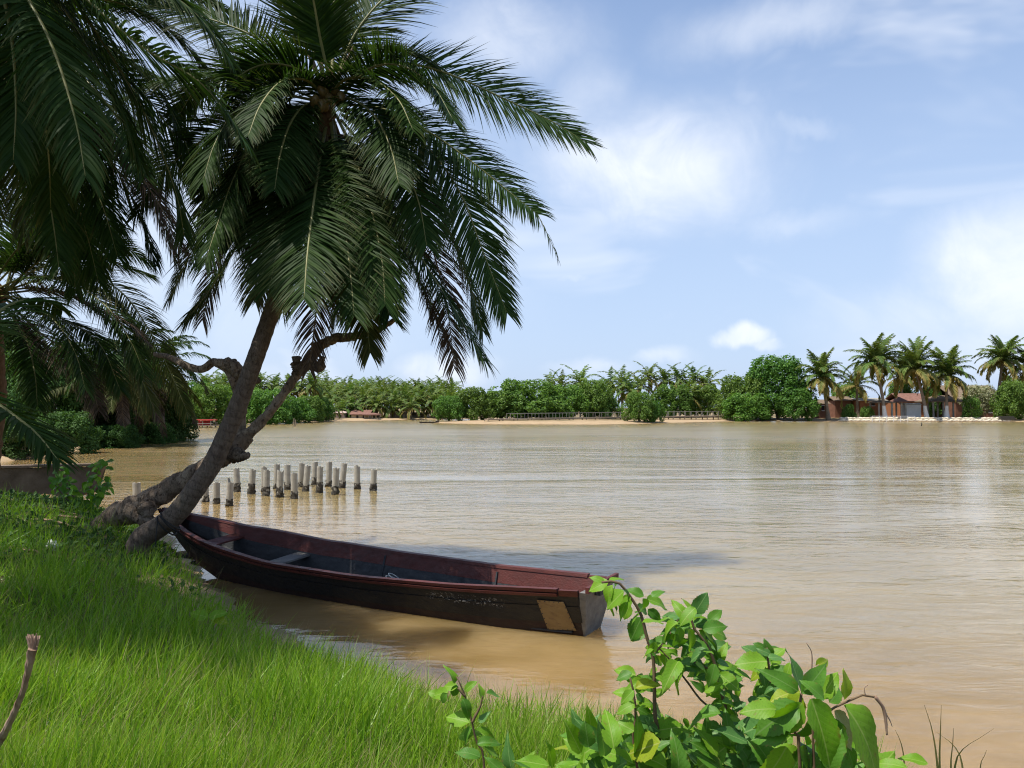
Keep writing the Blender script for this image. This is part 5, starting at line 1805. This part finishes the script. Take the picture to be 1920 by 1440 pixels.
# ------------------------------------------------------------------ grass
rgx = np.random.RandomState(55)


def blades(X, Y, H, W, rng, lean=0.35, bend=0.5, nseg=3, dirx=0.35):
    M = len(X)
    Z = height(X, Y) - 0.02
    az = rng.uniform(0, 2 * math.pi, M)
    le = np.abs(rng.normal(0, lean, M)) + 0.05
    d = np.stack([np.cos(az) * np.sin(le) + dirx * rng.uniform(0, 1, M), np.sin(az) * np.sin(le), np.cos(le)], 1)
    d = norm(d)
    wv = norm(np.cross(d, rng.normal(size=(M, 3))))
    cur = np.stack([X, Y, Z], 1)
    VV = np.empty((M, nseg * 2 + 1, 3))
    prof = np.interp(np.linspace(0, 1, nseg + 1), [0, 0.4, 1], [0.8, 1.0, 0.0])
    hb = norm(np.stack([d[:, 0], d[:, 1], -0.25 * np.ones(M)], 1))
    for k in range(nseg + 1):
        if k < nseg:
            VV[:, 2 * k] = cur - wv * (W * prof[k] / 2)[:, None]
            VV[:, 2 * k + 1] = cur + wv * (W * prof[k] / 2)[:, None]
        else:
            VV[:, 2 * k] = cur
        cur = cur + d * (H / nseg)[:, None]
        d = norm(d + hb * (bend * rng.uniform(0.3, 1.2, M) / nseg)[:, None])
    nv = nseg * 2 + 1
    b = np.arange(M)[:, None] * nv
    q = [np.stack([b + 2 * k, b + 2 * k + 1, b + 2 * k + 3, b + 2 * k + 2], -1).reshape(-1, 4) for k in range(nseg - 1)]
    tri = np.stack([b + 2 * nseg - 2, b + 2 * nseg - 1, b + 2 * nseg], -1).reshape(-1, 3)
    A = np.ones((M, nv, 4))
    A[..., 0] = rng.uniform(0, 1, M)[:, None]
    A[..., 1] = np.repeat(np.linspace(0, 1, nseg + 1), 2)[None, :nv]
    A[..., 2] = rng.uniform(0, 1, M)[:, None] ** 2
    return VV.reshape(-1, 3), [np.concatenate(q), tri], A.reshape(-1, 4)


def scatter(count, y0, y1, rng, smin=0.3):
    """points on the near bank, denser close to the viewer, inside the field of view"""
    Y = 1 / rng.uniform(1 / y1, 1 / y0, count * 3)
    X = rng.uniform(-0.80, 0.53, count * 3) * Y - 0.2
    s = s_near(X, Y)
    cl = wob(X, Y, 3.1) * 0.5 + wob(X + 7, Y, 7.0) * 0.5
    ok = (s > smin + 0.20 * cl) & (cl + rng.uniform(-0.9, 0.9, len(X)) > -0.55)
    return X[ok][:count], Y[ok][:count]


X, Y = scatter(115000, 2.3, 17.5, rgx)
H = rgx.uniform(0.18, 0.50, len(X)) * np.interp(s_near(X, Y), [0, 0.5, 1.5], [0.7, 0.85, 1.0]) * np.interp(Y, [2, 5, 17], [0.9, 1.0, 1.15]) * (1 + 0.45 * wob(X, Y, 2.4))
W = rgx.uniform(0.005, 0.012, len(X)) * np.interp(Y, [2, 5, 10, 17], [0.7, 1, 1.4, 2.0])
V, F, A = blades(X, Y, H, W, rgx, 0.66, 0.25, 2, 0.2)
tag(link('grass', make_mesh('grass', V, F, MATS['grass_blade'], attr=A)), 'thick bright green grass covering the near bank', 'grass', kind='stuff')
X, Y = scatter(9000, 2.3, 16, rgx, 0.12)
V, F, A = blades(X, Y, rgx.uniform(0.25, 0.55, len(X)), rgx.uniform(0.006, 0.011, len(X)), rgx, 0.45, 0.9)
tag(link('tall_grass', make_mesh('tall_grass', V, F, MATS['grass_blade'], attr=A)), 'taller arching grass blades rising above the near bank grass', 'grass', kind='stuff')
X, Y = scatter(13000, 2.4, 15, rgx, 0.1)
V, F, A = blades(X, Y, rgx.uniform(0.25, 0.55, len(X)), rgx.uniform(0.003, 0.006, len(X)), rgx, 0.6, 0.3)
tag(link('dry_grass', make_mesh('dry_grass', V, F, MATS['dry_blade'], attr=A)), 'thin straw coloured stalks among the near bank grass', 'grass', kind='stuff')
# shaded weeds on the left part of the bank
Yw = rgx.uniform(10.5, 21, 9000)
Xw = rgx.uniform(-0.72, -0.40, 9000) * Yw
ok = (s_near(Xw, Yw) > 0.5) & (wob(Xw, Yw, 1.2) + rgx.uniform(-0.6, 0.6, len(Xw)) > -0.1)
Xw, Yw = Xw[ok], Yw[ok]
M = len(Xw)
pos = np.stack([Xw, Yw, height(Xw, Yw) + rgx.uniform(0.02, 0.42, M) * (0.6 + 0.4 * wob(Xw, Yw, 0.9))], 1)
nrm = norm(rgx.normal(0, 0.5, (M, 3)) + (0, -0.2, 0.8))
ax = norm(np.cross(nrm, rgx.normal(size=(M, 3))))
bx = np.cross(nrm, ax)
L = rgx.uniform(0.07, 0.16, M)[:, None]
V = np.stack([pos, pos + ax * L * 0.5 + bx * L * 0.28, pos + ax * L, pos + ax * L * 0.5 - bx * L * 0.28], 1).reshape(-1, 3)
A = np.ones((M, 4, 4))
A[..., 0] = rgx.uniform(0, 1, M)[:, None]
tag(link('weeds', make_mesh('weeds', V, np.arange(M * 4).reshape(M, 4), MATS['dark_leaf'], attr=A.reshape(-1, 4))), 'low leafy weeds on the shaded bank by the dead tree', 'weeds', kind='stuff')

# ------------------------------------------------------------------ shrubs with single leaves


def leaf_mesh(name, mat, w, profile, serr=0.0, curl=0.25, fold=0.25, rows=12, seed=0, chew=0.0):
    rng = np.random.RandomState(seed)
    cols = [-1, -0.5, 0, 0.5, 1]
    V, UV, F = [], [], []
    wphase = rng.uniform(0, 6.28)
    for i in range(rows + 1):
        t = i / rows
        hw = w / 2 * np.interp(t, *profile)
        for c in cols:
            e = hw * c
            if abs(c) == 1:
                e *= 1 + serr * (1 if i % 2 else -1) - chew * max(0, rng.uniform(-1.2, 1))
            z = -curl * t * t + fold * abs(hw * c) + 0.03 * math.sin(t * 9 + wphase + c) * abs(c)
            y = t - 0.06 * abs(c) * t
            V.append((e, y * math.cos(curl * t * 0.5), z))
            UV.append((0.5 + 0.5 * c * max(hw / (w / 2), 0.02), t))
    for i in range(rows):
        for j in range(4):
            a = i * 5 + j
            F.append([a, a + 1, a + 6, a + 5])
    return make_mesh(name, V, F, MATS[mat], smooth=True, uv=UV)


OV = ([0, 0.05, 0.2, 0.42, 0.65, 0.85, 0.96, 1], [0.05, 0.35, 0.85, 1.0, 0.85, 0.5, 0.2, 0.02])
LA = ([0, 0.06, 0.28, 0.5, 0.75, 1], [0.08, 0.5, 1.0, 0.85, 0.45, 0.01])
LEAF = {}
for mname in ('bright', 'dark', 'blue', 'yellow', 'olive'):
    m = 'leaf_' + mname
    LEAF[mname, 'o'] = [leaf_mesh('leaf', m, 0.58, OV, 0.04, 0.30, 0.30, 20, 1, 0.03), leaf_mesh('leaf', m, 0.66, OV, 0.05, 0.12, 0.22, 20, 2, 0.16), leaf_mesh('leaf', m, 0.52, OV, 0.04, 0.7, 0.55, 20, 3, 0.05), leaf_mesh('leaf', m, 0.60, OV, 0.05, 0.5, 0.15, 20, 7, 0.10)]
    LEAF[mname, 'p'] = [leaf_mesh('leaf', m, 0.40, LA, 0.0, 0.25, 0.35, 10, 4), leaf_mesh('leaf', m, 0.46, LA, 0.02, 0.12, 0.30, 10, 5)]
rf = np.random.RandomState(91)


def place_leaf(root, origin, bx_, by_, ang, lpx, Y, tone='bright', kind='o', tilt=None, face=None, wide=1.0):
    p = P(bx_, by_, Y)
    L = lpx / FPX * Y
    a = math.radians(ang)
    tilt = rf.normal(0.0, 0.3) if tilt is None else tilt
    y = Vector((math.cos(a) * math.cos(tilt), -math.sin(tilt), math.sin(a) * math.cos(tilt))).normalized()
    f = face if face is not None else rf.uniform(0.25, 0.75)
    nrm = Vector((rf.normal(0, 0.3), -f + rf.normal(0, 0.15), 1 - f * 0.6)).normalized()
    nrm = (nrm - y * nrm.dot(y))
    if nrm.length < 0.15:
        nrm = Vector((0.3, -1, 0)) - y * Vector((0.3, -1, 0)).dot(y)
    nrm.normalize()
    x = y.cross(nrm)
    L = L / max(0.75, math.cos(tilt))
    M = Matrix(((x.x, y.x, nrm.x, 0), (x.y, y.y, nrm.y, 0), (x.z, y.z, nrm.z, 0), (0, 0, 0, 1)))
    ms = LEAF[tone, kind]
    o = link('leaf', ms[rf.randint(len(ms))], root)
    o.matrix_local = Matrix.Translation(p - Vector(origin)) @ M @ Matrix.Diagonal((L * wide, L, L, 1))
    return o


def stem(root, origin, pts, Y, r=0.006, mat='twig', name='stem', dY=0.0):
    w = px_path(pts, Y, dY)
    V, F = tube(spline(w, max(8, 5 * len(pts))), [r, r * 0.85, r * 0.45], 6, rough=0.08, rng=rf)
    return part(name, V, F, MATS[mat], root, origin, smooth=True)


def shrub(name, label, foot_px, Y, cat='shrub'):
    f = P(foot_px, 1440, Y)
    z = ground_z(f.x, Y)
    o = (f.x, Y, z)
    return thing(name, label, cat, o), o


def foot(px, Y, o):
    """photo row at which the ground lies under a stem"""
    z = o[2]
    return 764 + (CAM_Z - z) / Y * FPX


# main leafy shrub
Ys = 2.45
sh, so = shrub('leafy_shrub', 'tall leafy shrub in the foreground whose left branch reaches the boat stern', 1300, Ys)
fy = foot(1300, Ys, so)
S1 = [(1270, fy), (1240, 1440), (1228, 1340), (1227, 1274), (1224, 1228), (1213, 1195), (1203, 1155), (1186, 1125), (1159, 1092), (1128, 1092)]
S2 = [(1330, fy), (1385, 1440), (1368, 1345), (1354, 1304), (1346, 1263), (1327, 1212), (1297, 1171), (1300, 1140)]
S3 = [(1360, fy), (1440, 1420), (1452, 1340), (1446, 1282), (1441, 1244), (1438, 1215)]
S4 = [(1365, 1345), (1319, 1317), (1289, 1279), (1262, 1244), (1235, 1215), (1208, 1196)]
S5 = [(1224, 1228), (1245, 1205), (1262, 1180), (1272, 1160)]
S6 = [(1300, fy), (1195, 1440), (1192, 1360), (1190, 1310), (1180, 1265)]
S7 = [(1346, 1263), (1310, 1245), (1285, 1235)]
for pts, r in ((S1, 0.009), (S2, 0.009), (S3, 0.008), (S4, 0.004), (S5, 0.004), (S6, 0.007), (S7, 0.004)):
    stem(sh, so, pts, Ys, r, 'twig', 'stem' if pts[0][1] > 1400 else 'twig')
LV = [
    (1141, 1090, 205, 44, 'bright', 'o'), (1150, 1097, 238, 52, 'bright', 'o'), (1170, 1108, 225, 52, 'bright', 'o'), (1182, 1120, 222, 46, 'bright', 'o'), (1181, 1133, 248, 34, 'bright', 'o'),
    (1158, 1128, 262, 26, 'dark', 'p'), (1207, 1118, 150, 36, 'dark', 'o'), (1212, 1124, 346, 52, 'bright', 'o'), (1203, 1158, 245, 54, 'dark', 'o'), (1206, 1122, 285, 44, 'dark', 'o'),
    (1215, 1142, 320, 34, 'dark', 'o'), (1222, 1120, 40, 30, 'dark', 'o'), (1302, 1150, 58, 48, 'blue', 'o'), (1300, 1150, 118, 34, 'bright', 'p'), (1290, 1166, 150, 48, 'dark', 'o'), (1288, 1160, 128, 42, 'bright', 'o'),
    (1328, 1166, 40, 38, 'dark', 'o'), (1330, 1184, 352, 48, 'bright', 'o'), (1322, 1195, 330, 52, 'dark', 'o'), (1318, 1180, 15, 48, 'dark', 'o'), (1272, 1168, 205, 48, 'bright', 'o'), (1282, 1180, 222, 46, 'bright', 'o'),
    (1274, 1176, 265, 44, 'dark', 'o'), (1292, 1180, 285, 46, 'bright', 'o'), (1330, 1222, 165, 54, 'dark', 'o'), (1312, 1248, 165, 58, 'dark', 'o'), (1286, 1248, 225, 58, 'bright', 'o'), (1272, 1240, 200, 46, 'bright', 'o'),
    (1230, 1204, 240, 30, 'bright', 'o'), (1226, 1226, 215, 24, 'dark', 'o'), (1250, 1205, 300, 34, 'dark', 'o'), (1335, 1235, 280, 44, 'blue', 'o'), (1340, 1245, 250, 40, 'dark', 'o'), (1355, 1246, 335, 42, 'dark', 'o'),
    (1345, 1262, 310, 48, 'dark', 'o'), (1350, 1285, 20, 50, 'dark', 'o'), (1320, 1297, 132, 38, 'dark', 'p'), (1320, 1297, 42, 44, 'bright', 'p'), (1320, 1297, 92, 24, 'bright', 'o'), (1352, 1338, 178, 64, 'dark', 'o'),
    (1192, 1266, 165, 42, 'bright', 'o'), (1185, 1262, 200, 34, 'dark', 'o'), (1188, 1305, 165, 40, 'bright', 'o'), (1190, 1320, 190, 36, 'bright', 'o'), (1195, 1300, 60, 42, 'bright', 'o'), (1192, 1290, 30, 46, 'yellow', 'o'),
    (1200, 1275, 20, 30, 'dark', 'o'), (1195, 1330, 340, 46, 'dark', 'o'), (1222, 1335, 335, 72, 'dark', 'o'), (1222, 1372, 8, 70, 'bright', 'o'), (1210, 1345, 300, 54, 'blue', 'o'), (1205, 1350, 245, 50, 'dark', 'o'),
    (1438, 1240, 183, 64, 'bright', 'o'), (1438, 1238, 142, 52, 'blue', 'o'), (1440, 1238, 95, 40, 'dark', 'o'), (1442, 1240, 40, 42, 'bright', 'o'), (1440, 1250, 210, 44, 'yellow', 'o'), (1442, 1250, 322, 58, 'dark', 'o'),
    (1446, 1275, 150, 34, 'dark', 'o'), (1450, 1262, 20, 40, 'dark', 'o'), (1452, 1330, 165, 60, 'dark', 'o'), (1448, 1310, 200, 56, 'blue', 'o'), (1455, 1345, 215, 60, 'dark', 'o'),
    (1405, 1388, 130, 88, 'blue', 'p'), (1400, 1392, 150, 80, 'blue', 'p'), (1402, 1394, 170, 88, 'blue', 'p'), (1360, 1440, 135, 84, 'blue', 'p'), (1370, 1400, 100, 56, 'dark', 'o'), (1345, 1420, 115, 60, 'bright', 'o'),
    (1238, 1393, 212, 74, 'yellow', 'o'), (1242, 1396, 285, 30, 'yellow', 'o'), (1250, 1440, 150, 80, 'bright', 'o'), (1290, 1440, 120, 70, 'bright', 'p'), (1270, 1400, 330, 60, 'dark', 'o'), (1300, 1410, 20, 60, 'blue', 'o'),
    (1230, 1440, 95, 50, 'blue', 'p'), (1310, 1440, 40, 70, 'bright', 'o'), (1420, 1440, 60, 70, 'bright', 'o'), (1395, 1430, 330, 50, 'dark', 'o'),
]
for bx_, by_, an, lp, tone, kd in LV:
    place_leaf(sh, so, bx_, by_, an, lp * 0.98, Ys + rf.uniform(-0.16, 0.16), tone, kd)
for pts, k0, n_ in ((S2, 2, 46), (S1, 2, 18), (S3, 1, 34), (S6, 1, 24), (S5, 0, 16), (S7, 0, 10)):
    q = spline([(a, b, 0) for a, b in pts[k0:]], n_)
    for k in range(n_):
        an = 90 + (100 if k % 2 else -100) * rf.uniform(0.5, 1.3)
        place_leaf(sh, so, q[k][0] + rf.uniform(-6, 6), q[k][1], an, rf.uniform(20, 42), Ys + rf.uniform(-0.15, 0.25), ['dark', 'bright', 'bright', 'blue'][rf.randint(4)], 'o')
for k in range(110):
    bx_ = rf.uniform(1190, 1490)
    lim = np.interp(bx_, [1190, 1230, 1260, 1340, 1390, 1430, 1490], [1290, 1200, 1150, 1170, 1290, 1215, 1260])
    by_ = lim + (1420 - lim) * rf.uniform(0, 1) ** 1.3
    if 1240 < bx_ < 1345 and 1265 < by_ < 1345:
        continue
    place_leaf(sh, so, bx_, by_, rf.uniform(0, 360), rf.uniform(18, 36), Ys + rf.uniform(-0.05, 0.3), ['bright', 'bright', 'dark', 'blue'][rf.randint(4)], 'o')
# thicket at the bottom
for k in range(110):
    bx_ = rf.uniform(1080, 1480)
    by_ = rf.uniform(1400, 1500)
    place_leaf(sh, so, bx_, by_, rf.uniform(30, 150), rf.uniform(45, 85), Ys + rf.uniform(-0.2, 0.35), ['dark', 'bright', 'blue', 'dark'][rf.randint(4)], 'op'[rf.randint(2)])

# broad-leaved rosette at the right
Yr = 1.95
sr, so = shrub('broadleaf_rosette', 'large-leaved shrub at lower right with a long notched leaf and dried tendril', 1530, Yr)
fy = foot(1530, Yr, so)
for pts, r in (([(1520, fy), (1500, 1440), (1490, 1380), (1500, 1325), (1503, 1300)], 0.008), ([(1560, fy), (1525, 1400), (1540, 1345), (1582, 1318), (1600, 1312), (1622, 1302), (1645, 1308)], 0.006),
               ([(1503, 1300), (1520, 1260), (1522, 1225), (1512, 1205)], 0.0022), ([(1528, 1252), (1535, 1246)], 0.002), ([(1622, 1302), (1621, 1290), (1628, 1284)], 0.0016)):
    stem(sr, so, pts, Yr, r, 'twig' if r > 0.003 else 'dry_stick', 'stem' if r > 0.003 else 'tendril')
stem(sr, so, [(1640, 1306), (1655, 1325), (1660, 1345), (1663, 1378)], Yr, 0.005, 'dry_stick', 'dried_leaf')
stem(sr, so, [(1658, 1332), (1668, 1350), (1673, 1362)], Yr, 0.002, 'dry_stick', 'dried_leaf')
RL = [
    (1503, 1302, 96, 74, 'blue', 'p', 1.25), (1504, 1300, 36, 84, 'dark', 'p', 1.15), (1502, 1302, 250, 52, 'yellow', 'o', 1.2), (1500, 1298, 172, 56, 'yellow', 'o', 1.0), (1496, 1296, 146, 82, 'dark', 'p', 1.1),
    (1521, 1310, 286, 118, 'bright', 'o', 1.0), (1503, 1318, 226, 96, 'bright', 'o', 1.05), (1498, 1322, 204, 92, 'dark', 'o', 1.0), (1583, 1312, 78, 52, 'yellow', 'o', 1.1), (1582, 1322, 309, 165, 'bright', 'o', 0.92),
    (1566, 1332, 298, 82, 'olive', 'o', 0.8), (1474, 1400, 240, 86, 'bright', 'o', 1.2), (1530, 1250, 28, 32, 'yellow', 'o', 1.2), (1540, 1310, 60, 56, 'bright', 'o', 1.0), (1545, 1312, 130, 50, 'dark', 'o', 1.0),
    (1556, 1318, 40, 44, 'dark', 'o', 1.0), (1520, 1345, 250, 70, 'dark', 'o', 1.0), (1560, 1345, 270, 80, 'dark', 'o', 1.0), (1480, 1370, 200, 70, 'dark', 'o', 1.0), (1500, 1400, 290, 70, 'dark', 'o', 1.0),
    (1700, 1440, 165, 50, 'bright', 'o', 0.8), (1740, 1432, 160, 48, 'bright', 'o', 0.8), (1450, 1440, 120, 70, 'dark', 'o', 1.0), (1600, 1440, 110, 60, 'dark', 'p', 1.0), (1550, 1440, 70, 70, 'dark', 'o', 1.0),
    (1640, 1450, 120, 60, 'bright', 'p', 1.0), (1455, 1330, 170, 60, 'bright', 'o', 1.0), (1470, 1345, 215, 80, 'blue', 'o', 1.0),
]
for bx_, by_, an, lp, tone, kd, wd in RL:
    big = lp > 100
    place_leaf(sr, so, bx_, by_, an, lp * 1.05, Yr + (rf.uniform(-0.08, 0.08) if not big else -0.12), tone, kd, tilt=rf.normal(0, 0.22) if not big else 0.25, face=0.55 if big else None, wide=wd)
for k in range(34):
    place_leaf(sr, so, rf.uniform(1450, 1660), rf.uniform(1400, 1500), rf.uniform(30, 150), rf.uniform(45, 80), Yr + rf.uniform(0.0, 0.3), ['dark', 'bright', 'dark'][rf.randint(3)], 'op'[rf.randint(2)])

# small seedling left of the shrub
Yp = 3.0
sp_, so = shrub('leafy_seedling', 'small leafy seedling rising from the grass left of the shrub', 905, Yp)
fy = foot(905, Yp, so)
for pts in ([(915, fy), (908, 1440), (893, 1390), (885, 1355), (872, 1305), (856, 1268)], [(885, 1355), (900, 1325), (905, 1305)], [(872, 1305), (858, 1290)]):
    stem(sp_, so, pts, Yp, 0.006, 'twig')
for bx_, by_, an, lp, tone, kd in [(880, 1355, 172, 48, 'bright', 'o'), (888, 1378, 190, 38, 'bright', 'o'), (852, 1282, 92, 34, 'bright', 'o'), (858, 1288, 180, 32, 'bright', 'o'), (856, 1284, 255, 28, 'dark', 'o'), (872, 1295, 48, 28, 'bright', 'o'),
                                   (903, 1308, 92, 24, 'bright', 'o'), (912, 1300, 342, 38, 'dark', 'p'), (828, 1305, 165, 28, 'bright', 'o'), (840, 1298, 200, 34, 'bright', 'o'), (898, 1355, 45, 32, 'blue', 'p'), (890, 1370, 350, 44, 'bright', 'o'),
                                   (895, 1395, 20, 42, 'dark', 'o'), (885, 1365, 225, 40, 'dark', 'o'), (900, 1420, 150, 46, 'dark', 'o'), (868, 1310, 300, 34, 'dark', 'o'), (905, 1400, 330, 46, 'bright', 'p'), (838, 1300, 230, 28, 'dark', 'o')]:
    place_leaf(sp_, so, bx_, by_, an, lp, Yp + rf.uniform(-0.1, 0.1), tone, kd)
# pointed-leaf plants at the bottom edge
for nm, cx_, Yq, lab, lv in [
    ('pointed_leaf_plant', 1030, 2.6, 'low plant with broad pointed leaves at the bottom edge', [(1028, 1436, 166, 68, 'bright', 'p'), (1036, 1438, 98, 60, 'bright', 'p'), (960, 1446, 104, 72, 'blue', 'p'), (975, 1446, 60, 50, 'bright', 'p'), (1040, 1446, 30, 60, 'bright', 'p'), (1000, 1450, 130, 50, 'dark', 'p'), (945, 1450, 140, 50, 'dark', 'p')]),
    ('pointed_leaf_plant', 1100, 2.7, 'blue green plant with upright pointed leaves beside the grass edge', [(1096, 1384, 116, 60, 'blue', 'p'), (1098, 1384, 62, 52, 'blue', 'p'), (1110, 1378, 96, 60, 'bright', 'p'), (1100, 1390, 155, 50, 'dark', 'o'), (1125, 1400, 160, 60, 'bright', 'o'), (1135, 1420, 30, 60, 'dark', 'o'), (1110, 1415, 195, 60, 'dark', 'o'), (1150, 1412, 168, 72, 'bright', 'o'), (1090, 1420, 140, 50, 'yellow', 'o')])]:
    pl_, so = shrub(nm, lab, cx_, Yq, 'plant')
    fy = foot(cx_, Yq, so)
    stem(pl_, so, [(cx_, fy), (cx_ - 5, 1480), (cx_ - 2, 1400 if cx_ > 1050 else 1440)], Yq, 0.006, 'green_stem')
    for bx_, by_, an, lp, tone, kd in lv:
        place_leaf(pl_, so, bx_, by_, an, lp, Yq + rf.uniform(-0.1, 0.1), tone, kd)
# leafy shrub in front of the broken wall
Yq = 17.2
ws, so = shrub('waterside_shrub', 'small dark leafy shrub growing in front of the broken wall', 170, Yq)
for pts in ([(160, 962), (165, 930), (175, 900), (190, 868)], [(150, 962), (120, 930), (100, 905)], [(162, 950), (185, 925), (200, 905)], [(150, 960), (130, 915), (112, 880)]):
    stem(ws, so, pts, Yq, 0.02, 'twig')
    q = spline([(a, b, 0) for a, b in pts], 26)
    for k in range(26):
        for r_ in range(2):
            place_leaf(ws, so, q[k][0] + rf.uniform(-12, 12), q[k][1] + rf.uniform(-7, 7), rf.uniform(0, 360), rf.uniform(11, 19), Yq + rf.uniform(-0.5, 0.5), 'dark' if rf.rand() < 0.7 else 'bright', 'o')
# broad green leaf lying in the grass
gl, so = shrub('fallen_leaf_stem', 'bright broad leaves poking out of the grass below the boat bow', 400, 8.0, 'plant')
for bx_, by_, an, lp, tone in [(392, 1158, 25, 34, 'bright'), (395, 1160, 355, 34, 'yellow'), (390, 1158, 160, 36, 'bright')]:
    place_leaf(gl, so, bx_, by_, an, lp, 8.0, tone, 'o', tilt=0.1)
stem(gl, so, [(392, 1240), (390, 1190), (392, 1158)], 8.0, 0.008, 'green_stem')
# thin sedge at the lower right
Yz = 2.3
sd_, so = shrub('sedge_clump', 'few thin olive sedge blades at the lower right edge of the bank', 1780, Yz, 'sedge')
for pts in ([(1765, 1560), (1758, 1440), (1748, 1370), (1733, 1322)], [(1770, 1560), (1762, 1440), (1763, 1380), (1765, 1322)], [(1815, 1560), (1805, 1440), (1790, 1400), (1755, 1372)], [(1790, 1560), (1783, 1440), (1786, 1400), (1788, 1365)],
            [(1780, 1560), (1790, 1440), (1805, 1405), (1835, 1385), (1864, 1366)], [(1830, 1560), (1838, 1440), (1845, 1420), (1850, 1406)], [(1700, 1560), (1696, 1440), (1690, 1395), (1678, 1368)]):
    w = spline(px_path(pts, Yz, 0), 14)
    t_, b_, u_ = frames(w)
    wd = np.interp(np.linspace(0, 1, 14), [0, 0.5, 1], [0.010, 0.008, 0.001])[:, None] / 2
    V = np.stack([w - np.array([1.0, 0.2, 0]) * wd, w + np.array([1.0, 0.2, 0]) * wd], 1).reshape(-1, 3)
    A = np.ones((14, 2, 4))
    A[..., 0] = rf.rand()
    A[..., 1] = np.linspace(0, 1, 14)[:, None]
    part('blade', V, np.array([[2 * k, 2 * k + 1, 2 * k + 3, 2 * k + 2] for k in range(13)]), MATS['sedge'], sd_, so, attr=A.reshape(-1, 4))
